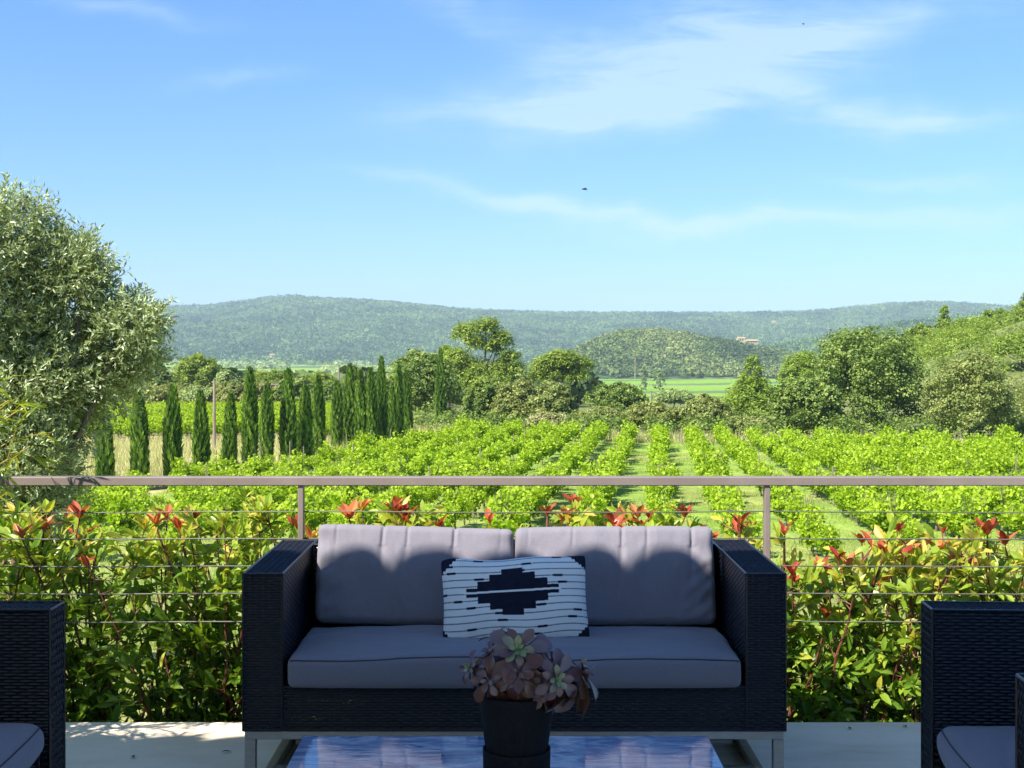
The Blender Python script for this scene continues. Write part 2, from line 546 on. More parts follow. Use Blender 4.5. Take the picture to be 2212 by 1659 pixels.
def far_crowns(pts, rad, k, lvb=None):
    """rough domed crowns out of leaf clumps, far away"""
    n = len(pts)
    pts = np.repeat(pts, k, 0)
    r = np.repeat(rad, k)
    d = rdir(n * k)
    d[:, 2] = np.abs(d[:, 2]) * 1.0 - .15
    d = unit(d)
    c = pts + d * (r * rng.uniform(.7, 1.05, n * k))[:, None] * np.array([1, 1, 1.0])
    nr_ = unit(d + .6 * rdir(n * k))
    dd = np.cross(nr_, rdir(n * k))
    cpt = pts[::k]
    pat = (fbm(cpt[:, 0] / 110, cpt[:, 1] / 160, 3, 55) - .5) * 2.2
    lv = np.clip(np.repeat(rng.uniform(.15, .7, n) + pat, k) + rng.normal(0, .15, n * k), 0, 1)
    mb = MB()
    place(mb, T_BROAD - np.array([.5, 0, 0]), F_BROAD, c, dd, nr_, r * rng.uniform(.35, .6, n * k), lv)
    return mb


def sample_surface(v, nx, ny, n, t0, t1):
    i = (rng.uniform(t0, t1, n) * (ny - 1)).astype(int)
    j = (rng.uniform(0, 1, n) * (nx - 1)).astype(int)
    return v.reshape(ny, nx, 3)[i, j]


pw = sample_surface(v3, 260, 120, 2300, 0.02, .86)
rw = rng.uniform(3.2, 5.5, len(pw))
pw = pw + np.array([0, 0, 2.2])
tag(far_crowns(pw, rw, 34).build('woodland', M_WOOD), 'dense wood covering the low rounded hill behind the green fields', 'woodland', kind='stuff')

ph_ = sample_surface(v, 1500, 420, 30000, 0.0, .82)
sxp = CX + ph_[:, 0] * F / ph_[:, 1]
ph_ = ph_[(sxp > 250) & (sxp < 2260)][:17000]
tag(far_crowns(ph_ + np.array([0, 0, 2.5]), rng.uniform(4.5, 8.5, len(ph_)), 11).build('woodland', M_FARW), 'continuous oak wood covering the long far hill', 'woodland', kind='stuff')
p2_ = sample_surface(v2, 500, 160, 5000, 0.0, .85)
tag(far_crowns(p2_ + np.array([0, 0, 2.]), rng.uniform(3.5, 6, len(p2_)), 16).build('woodland', M_FARW), 'wood covering the middle ridge behind the farmhouse on the right', 'woodland', kind='stuff')
pts, rr = [], []
while len(pts) < 520:
    D = rng.uniform(200, 480)
    px = rng.uniform(290, 1260)
    X = (px - CX) * D / F
    r = rng.uniform(2.2, 4.2)
    zt_ = float(G(X, D)) + r * 1.5
    if HY + (EYE - zt_) * F / D > 792:
        pts.append((X, D, zt_ - r))
        rr.append(r)
tag(far_crowns(np.array(pts), np.array(rr), 130).build('woodland', M_WOOD), 'belt of oaks and pines between the left vineyard and the valley fields', 'woodland', kind='stuff')

# tree lines in the valley bottom
def valley_z(x, y):
    return G(x, y)


pts, rr = [], []
for (xa, xb, ya, yb, n, ra, rb) in ((330, 800, 783, 790, 170, 5, 9), (800, 1230, 778, 786, 120, 5, 9), (480, 620, 790, 797, 80, 5, 8),
                                    (700, 1000, 800, 812, 140, 4, 7), (1280, 1400, 806, 812, 40, 2.5, 4), (1100, 1240, 796, 806, 60, 4, 6),
                                    (1480, 1700, 790, 797, 60, 3, 5)):
    for _ in range(n):
        px, py = rng.uniform(xa, xb), rng.uniform(ya, yb)
        D = (EYE + 27) * F / (py - HY)
        for _i in range(6):
            X = (px - CX) * D / F
            D = (EYE - float(G(X, D))) * F / (py - HY)
            D = min(D, 2900)
        X = (px - CX) * D / F
        pts.append((X, D, float(G(X, D)) + 1))
        rr.append(rng.uniform(ra, rb))
tag(far_crowns(np.array(pts), np.array(rr), 40).build('treeline', M_GREY), 'bluish lines of trees along the fields on the valley floor', 'woodland', kind='stuff')

# ------------------------------------------------------------------ trees


def crown(mb, lobes, n, size, T, FT, up=.4, shell=(.72, 1.04), clump=.2, per=12, flat=1.0):
    lobes = np.asarray(lobes, float)
    area = (lobes[:, 3] * lobes[:, 4] + lobes[:, 3] * lobes[:, 5])
    w = area / area.sum()
    for L, a in zip(lobes, w):
        m_ = max(6, int(n * a / per))
        d = rdir(m_)
        d[:, 2] = np.where(d[:, 2] < -.45, -d[:, 2], d[:, 2])
        rad = L[3:6]
        fac = rng.uniform(*shell, m_)
        cc = L[:3] + d * rad * fac[:, None]
        clv = rng.uniform(.1, .8, m_)
        k = per
        base = np.repeat(cc, k, 0)
        dd = np.repeat(d, k, 0)
        off = rng.normal(0, clump * rad.mean(), (m_ * k, 3)) * np.array([1, 1, .75])
        pos = base + off
        nr_ = unit(dd * .8 + rdir(m_ * k) * .75 + np.array([0, 0, up]))
        lx = np.cross(nr_, rdir(m_ * k))
        lv = np.clip(np.repeat(clv, k) + rng.normal(0, .16, m_ * k), 0, 1)
        place(mb, T, FT, pos, lx, nr_, size * rng.uniform(.6, 1.3, m_ * k), lv)


def branchy(mb, base, lobes, r0, top, nb=6):
    base = np.asarray(base, float)
    top = np.asarray(top, float)
    t = np.linspace(0, 1, 7)[:, None]
    h = top[2] - base[2]
    bend = np.array([rng.normal(0, .04) * h, rng.normal(0, .04) * h, 0])
    tr = base + (top - base) * t + bend * np.sin(t * math.pi)
    mb.tube(tr, r0 * (1 - .75 * t[:, 0]), 8)
    pick = rng.permutation(len(lobes))[:nb]
    for i in pick:
        L = lobes[i]
        s0 = tr[int(rng.integers(2, 6))]
        e = np.array(L[:3])
        mid = (s0 + e) / 2 + np.array([0, 0, -.08 * h])
        mb.tube([s0, mid, e], [r0 * .4, r0 * .25, r0 * .1], 6)


KIND = {  # leaf template, leaf size in metres, material
    'oak': (T_BROAD, F_BROAD, .18, M_OAK), 'holm': (T_BROAD, F_BROAD, .155, M_HOLM), 'brown': (T_BROAD, F_BROAD, .155, M_BROWN),
    'pine': (T_NEED, F_DIA, .34, M_PINE), 'ypine': (T_NEED, F_DIA, .34, M_YPINE), 'pale': (T_BROAD, F_BROAD, .15, M_PALE), 'grey': (T_BROAD, F_BROAD, .18, M_GREY)}


def make_tree(name, label, cat, kind, cx, ytop, hw, D, form='dome', nleaf=9000, lobes_px=None, cb=.12, group=None, nl=13):
    top = at(cx, ytop, D)
    X = top[0]
    zg = float(G(X, D)) - .05
    h = top[2] - zg
    w = hw * D / F
    T, FT, sz, mt = KIND[kind]
    nleaf = int(nleaf * 1.0 if D > 500 else max(nleaf * 1.5, 7000 + hw * 130))
    nl = int(nl * 1.5)
    sz *= (D / 120.) ** .6
    root = thing(name, label, cat, (X, D, zg), group)
    lobes = []
    if lobes_px:
        for (lx, ly, lr, lry) in lobes_px:
            q_ = at(lx, ly, D)
            r_ = lr * D / F
            lobes.append((q_[0], D + rng.uniform(-.5, .5) * r_, q_[2], r_, r_, lry * D / F))
    elif form == 'dome':
        zc0, zc1 = zg + cb * h, zg + h
        hh = zc1 - zc0
        for i in range(nl):
            a = i * 2.4 + rng.uniform(-.4, .4)
            f_ = (i + .5) / nl
            lr = w * rng.uniform(.2, .36)
            lrz = min(lr * rng.uniform(.7, .95), hh * .26)
            zz = zc0 + lrz + (hh - 2 * lrz) * f_ * rng.uniform(.93, 1.0)
            lim = math.sqrt(max(0, 1 - ((f_ - .3) / .74) ** 2)) if f_ > .3 else .92
            rad = max(0, (w - lr)) * lim * rng.uniform(.72, 1.12)
            lobes.append((X + rad * math.cos(a), D + rad * math.sin(a), zz, lr, lr, lrz))
        lobes.append((X, D, zc0 + hh * .45, w * .5, w * .5, hh * .36))
        lobes.append((X + rng.uniform(-.15, .15) * w, D, zc1 - hh * .16, w * .26, w * .26, hh * .16))
    elif form == 'umbrella':
        for i in range(nl):
            a = i * 2.4
            rad = w * .72 * math.sqrt((i + .3) / nl)
            lr = w * rng.uniform(.26, .38)
            zz = zg + h - lr * .55 - .28 * h * (rad / w) ** 2 * rng.uniform(.5, 1.4)
            lobes.append((X + rad * math.cos(a), D + rad * math.sin(a), zz, lr, lr, lr * .6))
    elif form == 'cone':
        for i in range(nl):
            f_ = (i + .3) / nl
            a = i * 2.4
            rad = w * (1 - f_) ** .8 * .62
            lr = max(w * .14, w * (1 - f_) * .5)
            lobes.append((X + rad * math.cos(a), D + rad * math.sin(a), zg + h * (.08 + .86 * f_), lr, lr, lr * 1.25))
    cr, tk = MB(), MB()
    needle = kind in ('pine', 'ypine')
    crown(cr, lobes, nleaf, sz, T, FT, up=.9 if needle else .35, clump=.17 if needle else .15, shell=(.45, 1.08) if needle else (.5, 1.1), per=16)
    branchy(tk, (X, D, zg), lobes, max(.1, .028 * h), (X + .05 * w, D, zg + h * .72), 7)
    cr.build('crown', mt, root)
    tk.build('trunk', M_BARK, root)
    return root


TREES = [
    # name, label, category, kind, cx, ytop, halfwidth, D, kwargs
    ('oak_tree', 'dark rounded oak peeping out at the right edge of the olive tree', 'tree', 'oak', 332, 776, 46, 185, {}),
    ('pine_tree', 'broad flat-topped pine rising highest over the left vineyard', 'tree', 'pine', 425, 763, 68, 195, dict(cb=.2)),
    ('oak_tree', 'pale-green round oak just right of the flat-topped pine', 'tree', 'grey', 487, 800, 40, 180, {}),
    ('oak_tree', 'low holm oak behind the two left-most visible cypress tops', 'tree', 'holm', 350, 832, 54, 170, {}),
    ('oak_tree', 'low grey-green oak between the second cypress and the wooden pole', 'tree', 'grey', 425, 834, 50, 168, {}),
    ('oak_tree', 'rounded oak directly right of the wooden pole', 'tree', 'holm', 500, 824, 50, 168, {}),
    ('pine_tree', 'wide dull pine crown behind the tall cypress and the pole with a crossarm', 'tree', 'pine', 592, 799, 70, 190, dict(cb=.2)),
    ('oak_tree', 'low oak in the gap left of the pole with a crossarm', 'tree', 'holm', 566, 824, 50, 165, {}),
    ('oak_tree', 'low oak behind the widest cypress', 'tree', 'oak', 640, 816, 54, 165, {}),
    ('pine_tree', 'flat pine crown above the cypresses left of the slanting pole', 'tree', 'pine', 690, 803, 58, 185, dict(cb=.2)),
    ('oak_tree', 'dark oak half hidden by the middle group of cypresses', 'tree', 'oak', 715, 822, 52, 160, {}),
    ('pine_tree', 'small yellowish pine top above the middle group of cypresses', 'tree', 'pine', 765, 786, 32, 170, dict(form='cone')),
    ('oak_tree', 'dark low oak at the left foot of the big central oak', 'tree', 'oak', 790, 830, 50, 140, {}),
    ('oak_tree', 'big dense dark-green oak behind the last single cypress', 'tree', 'oak', 905, 755, 98, 124, dict(nleaf=16000, nl=18, cb=.03)),
    ('pine_tree', 'light pine top rising between the big oak and the tallest pine', 'tree', 'ypine', 965, 744, 45, 150, dict(nl=10)),
    ('tall_pine', 'tallest pine in the middle of the view with a two-tiered domed crown', 'tree', 'pine', 1045, 690, 85, 142,
     dict(nleaf=15000, lobes_px=[(1005, 722, 30, 24), (1050, 712, 34, 25), (1082, 735, 30, 22), (1030, 745, 28, 18), (1068, 752, 24, 14), (1100, 775, 26, 20), (985, 775, 34, 22),
                                 (1020, 800, 40, 26), (1075, 800, 36, 22), (1112, 800, 26, 18), (1000, 830, 40, 24), (1060, 830, 45, 24)])),
    ('broadleaf_tree', 'bright mid-green tree right of the last single cypress', 'tree', 'oak', 1055, 812, 66, 117, dict(cb=.03)),
    ('holm_oak', 'greenish holm oak with a pale crown in the centre of the tree belt', 'tree', 'holm', 1118, 818, 62, 113, dict(cb=.03)),
    ('holm_oak', 'rusty brown-tinged holm oak below the small umbrella pine', 'tree', 'brown', 1195, 822, 62, 110, dict(cb=.03)),
    ('umbrella_pine', 'small umbrella pine with bare forked trunk left of the low wooded hill', 'tree', 'pine', 1213, 758, 64, 148,
     dict(nleaf=11000, lobes_px=[(1180, 790, 32, 20), (1215, 778, 36, 20), (1250, 792, 30, 20), (1200, 806, 34, 16), (1240, 812, 28, 14), (1165, 812, 22, 12)])),
    ('bush', 'pale cream-green bush at the far edge of the vineyard', 'bush', 'pale', 1185, 892, 66, 102, dict(cb=.0)),
    ('oak_tree', 'dark round oak below the bright green valley field', 'tree', 'oak', 1335, 826, 76, 140, dict(cb=.03)),
    ('bush', 'mixed green bush below the left half of the dark round oak', 'bush', 'holm', 1300, 878, 66, 108, dict(cb=.0)),
    ('bush', 'olive-toned bush at the foot of the short brown post', 'bush', 'holm', 1410, 868, 68, 108, dict(cb=.0)),
    ('grey_tree', 'hazy grey-green tree at the lower edge of the valley field', 'tree', 'grey', 1455, 842, 52, 210, {}),
    ('holm_oak', 'round brownish holm oak left of the cone-shaped pine', 'tree', 'brown', 1525, 852, 64, 106, dict(cb=.02)),
    ('cone_pine', 'light yellow-green cone-shaped pine in front of the valley field', 'tree', 'ypine', 1625, 766, 74, 124, dict(form='cone', nleaf=11000, nl=16)),
    ('bush', 'low grey-brown bush at the foot of the cone-shaped pine', 'bush', 'brown', 1620, 900, 72, 101, dict(cb=.0)),
    ('pine_tree', 'yellowish pine between the cone-shaped pine and the largest tree', 'tree', 'ypine', 1735, 757, 62, 165, {}),
    ('broadleaf_tree', 'largest leafy tree of the right-hand wood with a broad domed crown', 'tree', 'oak', 1870, 702, 150, 108, dict(nleaf=22000, nl=24, cb=.02)),
    ('broadleaf_tree', 'lower leafy tree leaning out left of the largest tree', 'tree', 'oak', 1735, 815, 92, 103, dict(nleaf=12000, nl=16, cb=.0)),
    ('holm_oak', 'brown-green holm oak right of the largest leafy tree', 'tree', 'brown', 2095, 755, 112, 98, dict(nleaf=17000, nl=20, cb=.02)),
    ('pine_tree', 'spiky pine standing out against the right end of the far hill', 'tree', 'ypine', 2040, 656, 34, 215, dict(form='cone')),
    ('pine_tree', 'soft yellow-green pine right of the spiky pine', 'tree', 'ypine', 2098, 686, 52, 215, {}),
    ('pine_tree', 'pine on the hillside just left of the largest tree crown top', 'tree', 'pine', 1990, 700, 46, 205, {}),
    ('pine_tree', 'highest pine on the hillside at the right picture edge', 'tree', 'pine', 2218, 630, 44, 235, dict(form='cone')),
    ('pine_tree', 'rounded pine on the skyline left of the highest hillside pine', 'tree', 'ypine', 2155, 668, 44, 235, {}),
    ('umbrella_pine', 'bright umbrella pine overhanging the holm oak at the right edge', 'tree', 'ypine', 2205, 716, 78, 150, dict(cb=.22, nl=16, nleaf=9000)),
    ('pine_tree', 'bushy pine filling the hillside between spiky pine and umbrella pine', 'tree', 'ypine', 2090, 728, 70, 185, {}),
]
for t_ in TREES:
    make_tree(*t_[:8], **t_[8])
# the two small field trees far away
make_tree('field_tree', 'lone round tree standing in the bright valley field', 'tree', 'grey', 1424, 797, 16, 760, nleaf=1600, nl=12, cb=-.05)
make_tree('field_bush', 'small bush left of the lone tree in the valley field', 'bush', 'grey', 1391, 810, 9, 760, nleaf=700, nl=8, cb=-.1)

# scrub that fills the foot of the tree belt
sc_ = MB()
for (x0, x1, ya, yb, n, kind) in ((860, 1700, 915, 945, 150, 0), (1650, 2300, 925, 955, 90, 0)):
    for _ in range(n):
        px = rng.uniform(x0, x1)
        D = rng.uniform(97, 118)
        X = (px - CX) * D / F
        if D < float(field_far(X)) + 3:
            D = float(field_far(X)) + rng.uniform(3, 12)
            X = (px - CX) * D / F
        r = rng.uniform(.5, 1.3)
        crown(sc_, [(X, D, float(G(X, D)) + r * .5, r, r, r * .8)], 190, .17, T_BROAD, F_BROAD)
tag(sc_.build('scrub', M_OAK), 'low tangled scrub along the foot of the tree belt behind the vineyard', 'scrub', kind='stuff')
sc_ = MB()
for _ in range(60):
    D = rng.uniform(104, 132)
    X = D * rng.uniform(.33, .46)
    r = rng.uniform(1, 2.2)
    crown(sc_, [(X, D, float(G(X, D)) + r * .7, r, r, r * .9)], 260, .2, T_BROAD, F_BROAD)
for _ in range(150):
    px = rng.uniform(180, 800)
    D = rng.uniform(166, 185)
    X = (px - CX) * D / F
    r = rng.uniform(1., 2.4)
    crown(sc_, [(X, D, float(G(X, D)) + r * .6, r, r, r * .9)], 170, .3, T_BROAD, F_BROAD)
tag(sc_.build('scrub', M_HOLM), 'dense scrub closing the far side of the left vineyard and the right-hand wood edge', 'scrub', kind='stuff')

# hillside wood on the right, behind the named pines
sc_ = MB()
for _ in range(300):
    D = rng.uniform(135, 330)
    X = rng.uniform(.27 if D > 180 else .3, .47) * D
    r = rng.uniform(1.6, 3.2)
    if HY - (float(G(X, D)) + 2.3 * r - EYE) * F / D < np.interp(CX + X * F / D, [1850, 1960, 2040, 2100, 2160, 2230, 2400], [755, 715, 695, 680, 664, 634, 620]):
        continue
    crown(sc_, [(X, D, float(G(X, D)) + r * 1.1, r, r, r * 1.1), (X + .3 * r, D - .4 * r, float(G(X, D)) + r * 1.5, r * .6, r * .6, r * .7)], 420, .4, T_NEED, F_DIA, up=.9)
tag(sc_.build('woodland', M_PINE), 'pine wood covering the hillside behind the right-hand trees', 'woodland', kind='stuff')

# ------------------------------------------------------------------ cypresses


def cypress_meshes(seed):
    n = 6500
    t = rng.uniform(0, 1, n) ** 1.15
    ph = rng.uniform(0, 2 * math.pi, n)
    prof = np.interp(t, [0, .06, .3, .6, .8, .92, 1], [.8, .95, 1, .92 + .06 * math.sin(seed), .62 + .07 * math.sin(seed * 2), .32, .03])
    lump = 1 + .1 * np.sin(ph * 2 + seed + 6 * t) + .14 * np.sin(ph * 8 + 4 * np.sin(t * 9 + seed) + seed) + .07 * np.sin(t * 57 + ph * 5)
    r = prof * lump * rng.uniform(.72, 1.05, n)
    c = np.stack([r * np.cos(ph), r * np.sin(ph), t], 1)
    return c, ph, t, lump


def cypress(label, px, yt, yb, hw, seed):
    D = 4.6 * F / (yb - 810)
    X = (px - CX) * D / F
    zg = float(G(X, D))
    top = EYE - (yt - HY) * D / F
    h = top - zg
    w = hw * .8 * D / F
    root = thing('cypress_tree', label, 'cypress', (X, D, zg), 'row of cypresses beside the vineyard')
    c, ph, t, lump = cypress_meshes(seed)
    lean = rng.normal(0, .012, 2)
    p_ = np.stack([X + c[:, 0] * w + lean[0] * h * t, D + c[:, 1] * w + lean[1] * h * t, zg + .1 + c[:, 2] * (h - .25)], 1)
    out_ = np.stack([np.cos(ph), np.sin(ph), 0 * ph], 1)
    d = unit(out_ * .28 + np.array([0, 0, 1.]) + rng.normal(0, .16, (len(t), 3)))
    nr_ = unit(out_ + rng.normal(0, .5, (len(t), 3)))
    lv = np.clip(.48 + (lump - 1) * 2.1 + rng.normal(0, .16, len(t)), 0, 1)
    mb = MB()
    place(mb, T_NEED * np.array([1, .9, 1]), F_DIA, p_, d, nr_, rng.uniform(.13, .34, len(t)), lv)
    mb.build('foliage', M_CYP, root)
    MB().tube([(X, D, zg - .1), (X, D, zg + h * .5), (X + lean[0] * h * .9, D + lean[1] * h * .9, zg + h * .9)], [.09, .06, .02], 7).build('trunk', M_BARK, root)


CYP = [
    ('cypress partly hidden under the hanging olive branches', 228, 880, 1062, 18), ('cypress just right of the olive tree with a forked tip', 302, 847, 1060, 19),
    ('slim straight cypress midway between olive tree and wooden pole', 372, 835, 1056, 19), ('cypress standing immediately left of the wooden pole', 436, 846, 1046, 17),
    ('short cypress immediately right of the wooden pole', 495, 853, 1036, 15), ('tall pointed cypress, the first high one from the left', 540, 796, 1030, 18),
    ('narrow cypress hiding the lower half of the pole with a crossarm', 576, 829, 1010, 15), ('widest tall cypress with a broad body, right of the pole with a crossarm', 623, 798, 1008, 18),
    ('stocky low-topped cypress right of the widest cypress', 658, 834, 1004, 16), ('cypress with a gap of dry grass on its right side', 689, 812, 998, 15),
    ('cypress directly in front of the slanting pole', 727, 824, 980, 13), ('cypress just right of the slanting pole, taller than its neighbours', 753, 788, 976, 15),
    ('cypress in the middle group, third right of the slanting pole', 780, 801, 980, 13), ('cypress touching the left side of the tallest middle cypress', 804, 796, 980, 13),
    ('tallest cypress of the crowded middle group', 825, 771, 972, 13), ('shortest and thinnest cypress near the end of the row', 847, 836, 966, 10),
    ('thin cypress second from the end of the crowded row', 861, 789, 964, 11), ('last cypress of the crowded row beside the big oak', 882, 801, 958, 11),
    ('single cypress standing apart in front of the big oak', 952, 753, 928, 13)]
for i, a in enumerate(CYP):
    cypress(*a, seed=i * 1.7)

# ------------------------------------------------------------------ vines


def vine_mesh(n, leaf):
    mb = MB()
    ns = 9
    pos, dr, lv = [], [], []
    for s_ in range(ns):
        a = rng.uniform(-.5, .5)
        b_ = rng.uniform(-.42, .42)
        hgt = rng.uniform(.68, 1.24)
        m_ = n // ns
        t = rng.uniform(.0, 1, m_)
        x = a * .62 * (.5 + .65 * t)
        y = b_ * (.9 + .3 * t)
        z = .42 + (hgt - .42) * t
        pos.append(np.stack([x, y, z], 1) + rng.normal(0, 1, (m_, 3)) * np.array([.09, .1, .05]))
        dr.append(rdir(m_) + np.array([0, 0, -.1]))
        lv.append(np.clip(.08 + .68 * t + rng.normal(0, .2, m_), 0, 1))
    pos, dr, lv = map(np.concatenate, (pos, dr, lv))
    nr_ = unit(rdir(len(pos)) * .8 + np.array([-.2, -.3, .8]))
    place(mb, T_BROAD, F_BROAD, pos, dr, nr_, leaf * rng.uniform(.65, 1.3, len(pos)), lv)
    return mb


def vine_trunk():
    mb = MB()
    mb.tube([(0, 0, -.05), (.03, .02, .25), (-.02, .01, .5), (.02, 0, .7)], [.035, .03, .028, .02], 6)
    for s_ in (-1, 1):
        mb.tube([(0, 0, .48), (.02, .25 * s_, .6), (0, .5 * s_, .62)], [.02, .015, .01], 5)
    for k in range(7):
        a, b_ = rng.uniform(-.3, .3), rng.uniform(-.4, .4)
        mb.tube([(a * .2, b_ * .6, .55), (a * .6, b_, .85), (a, b_ * 1.1, 1.15)], [.008, .006, .004], 4)
    return mb


spots = []
ROWDX = .11
for k in range(-16, 16):
    y = 33 + rng.uniform(0, 1)
    while y < 108:
        x = 2.0 * k + ROWDX * y
        if x > field_left(y) + .9 and y < field_far(x) and abs(x) < .42 * y + 1.5:
            if rng.uniform() > .09:
                spots.append((x + rng.normal(0, .08), y, 1 + rng.normal(0, .17)))
        y += rng.uniform(.95, 1.25)
spots.sort(key=lambda s_: s_[1])
protos = []
VL = 'bushy bright green grapevine in the nearer rows of the vineyard just below the railing'
for k in range(7):
    r_ = thing('grapevine', VL, 'grapevine', (0, 0, 0), 'grapevines in the nearer vineyard rows')
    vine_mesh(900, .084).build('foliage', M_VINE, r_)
    vine_trunk().build('trunk', M_BARK, r_)
    protos.append(r_)
for i, (x, y, s_) in enumerate(spots[:300]):
    r_ = protos[i] if i < len(protos) else copy_tree(protos[i % len(protos)])
    r_.location = (x, y, float(G(x, y)) - .02)
    r_.rotation_euler = (0, 0, -.11 + math.pi * int(rng.integers(0, 2)) + rng.normal(0, .15))
    r_.scale = (s_, s_, s_ * rng.uniform(.9, 1.12))
far_protos = [vine_mesh(480, .096) for _ in range(6)]
far_v = MB()


def stamp(dst, src, x, y, s_, rz):
    v = np.concatenate(src.v) * s_
    c_, n_ = math.cos(rz), math.sin(rz)
    v = np.stack([v[:, 0] * c_ - v[:, 1] * n_, v[:, 0] * n_ + v[:, 1] * c_, v[:, 2]], 1) + np.array([x, y, float(G(x, y)) - .02])
    dst.add(v, src.f[0], np.concatenate(src.lv))


for i, (x, y, s_) in enumerate(spots[300:]):
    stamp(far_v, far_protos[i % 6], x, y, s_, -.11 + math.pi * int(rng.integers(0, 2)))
tag(far_v.build('vine_rows', M_VINE), 'farther rows of bright green grapevines reaching to the tree belt', 'vineyard', kind='stuff')
lf = MB()
for r_ in range(15):
    y0 = 92.5 + r_ * 4.6
    for x in np.arange(-62, -7, .95):
        y = y0 + .12 * x * 0 + rng.normal(0, .3)
        if x > -14 + (y - 90) * -.02 + (4 if y < 120 else 2) or abs(x) > .42 * y:
            continue
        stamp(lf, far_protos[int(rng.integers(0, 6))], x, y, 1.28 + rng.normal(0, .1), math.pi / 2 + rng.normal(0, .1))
tag(lf.build('vine_rows', M_VINE), 'left vineyard of dense green rows beyond the cypresses and dry grass', 'vineyard', kind='stuff')
tr_ = MB()
for x in np.arange(-40, -9, .95):
    z = float(G(x, 91.6))
    tr_.tube([(x, 91.6, z - .1), (x + .05, 91.5, z + .35), (x - .1, 91.6, z + .7)], [.05, .045, .03], 5)
tag(tr_.build('vine_trunks', M_BARK), 'gnarled dark vine stocks under the front row of the left vineyard', 'vine trunks', kind='stuff')

# stakes
st_spots = []
for k in range(-14, 14):
    for y in (np.array([41, 47.5, 54, 60.5, 67, 73.5, 80, 86.5]) + rng.uniform(-1, 1)):
        x = 2.0 * k + ROWDX * y
        if x > field_left(y) + .5 and y < field_far(x) and abs(x) < .4 * y and rng.uniform() < .26:
            st_spots.append((x, y))
for y in np.arange(56, 100, 4.2):
    st_spots.append((float(field_left(y)) + .5, y))
SL = 'thin grey wooden stake standing among the vines of the near vineyard'
pst = None
for (x, y) in st_spots[:110]:
    z = float(G(x, y))
    if pst is None:
        pst = MB().tube([(0, 0, -.1), (.01, 0, .7), (0, 0, 1.42)], [.03, .028, .026], 6).build('vineyard_stake', M_POLE)
        tag(pst, SL, 'stake', 'stakes among the vines')
        o = pst
    else:
        o = pst.copy()
        C.objects.link(o)
    o.location = (x + .05, y, z)
    o.rotation_euler = (rng.normal(0, .03), rng.normal(0, .03), 0)
for i, (px, yt, yb, lb) in enumerate([(1716, 930, 962, 'pale thick fence post at the vineyard edge below the largest tree'), (1592 - 120, 925, 960, 'dark thin fence post at the vineyard edge below the brownish holm oak')]):
    D = 4.6 * F / (yb - 810)
    q_ = at(px, yt, D)
    z = float(G(q_[0], D))
    o = MB().tube([(0, 0, -.1), (0, 0, (q_[2] - z) * .5), (.02, 0, q_[2] - z)], [.07, .065, .06], 7).build('fence_post', M_POLE)
    o.location = (q_[0], D, z)
    tag(o, lb, 'post')

# ------------------------------------------------------------------ grasses


def blades(n, xs, ys, hmin, hmax, wid=1.0, lvm=.5, lean=.25, keep=None):
    x, y = xs(n), ys(n)
    if keep is not None:
        k = keep(x, y)
        x, y = x[k], y[k]
    n = len(x)
    c = np.stack([x, y, G(x, y) - .02], 1)
    d = unit(np.stack([rng.normal(0, lean, n), rng.normal(0, lean, n), np.ones(n)], 1))
    mb = MB()
    place(mb, T_BLADE * np.array([1, wid, 1]), F_BLADE, c, d, rdir(n), rng.uniform(hmin, hmax, n), np.clip(rng.normal(lvm, .25, n), 0, 1))
    return mb


U = rng.uniform
tag(blades(30000, lambda n: U(-2.9, 2.9, n), lambda n: U(5.15, 10.5, n), .03, .09, 1.6).build('lawn_grass', M_GRASS), 'short sunlit lawn behind the hedge', 'grass', kind='stuff')
tuft = lambda x, y: fbm(x * .35, y * .35, 3, 31) > .4
tag(blades(70000, lambda n: U(-36, -4, n), lambda n: U(50, 94, n), .2, .85, 1.2, .45, .35,
           keep=lambda x, y: (x < field_left(y) + .6) & tuft(x, y)).build('dry_grass', M_DRY), 'tall pale dry grass around the cypress row', 'grass', kind='stuff')
tag(blades(30000, lambda n: U(-9, 40, n), lambda n: U(80, 112, n), .3, 1.0, 1.3, .35, .3,
           keep=lambda x, y: (y > field_far(x) - 1.5) & (y < field_far(x) + 7)).build('wild_grass', M_DRY), 'wild grass fringe at the far edge of the vineyard', 'grass', kind='stuff')
tag(blades(130000, lambda n: U(-16, 30, n), lambda n: U(30, 95, n), .06, .28, 1.6, .5, .5,
           keep=lambda x, y: (np.abs(x) < .42 * y) & (x > field_left(y)) & (y < field_far(x)) & (fbm(x * .5, y * .5, 3, 41) > .46)).build('alley_grass', M_WEED),
    'short grass and weeds between the vine rows', 'grass', kind='stuff')
tag(blades(22000, lambda n: U(-9, 12, n), lambda n: U(12, 33, n), .08, .35, 1.2, .5, .4).build('bank_grass', M_WEED), 'rough grass on the bank below the hedge', 'grass', kind='stuff')

# ------------------------------------------------------------------ poles, houses, tower, birds


def pole(label, px, yt, D, r, arm=False, slant=0., name='utility_pole'):
    q_ = at(px, yt, D)
    z = float(G(q_[0], D)) - .1
    h = q_[2] - z
    root = thing(name, label, 'pole', (q_[0], D, z))
    a = np.array([q_[0] - slant * h, D, z])
    MB().tube([a, (a + q_) / 2, q_], [r, r * .9, r * .75], 8).build('shaft', M_POLE, root)
    if arm:
        mb = MB().box(q_[0] - .75, q_[0] + .75, D - .05, D + .05, q_[2] - .25, q_[2] - .13)
        mb.build('crossarm', M_POLE, root)
        for s_ in (-.6, 0.25, .6):
            MB().tube([(q_[0] + s_, D, q_[2] - .13), (q_[0] + s_, D, q_[2] + .12)], .05, 6).build('insulator', M_WIRE, root)
    else:
        MB().tube([(q_[0], D, q_[2] - .02), (q_[0], D, q_[2] + .03)], r * .85, 8).build('cap', M_WIRE, root)


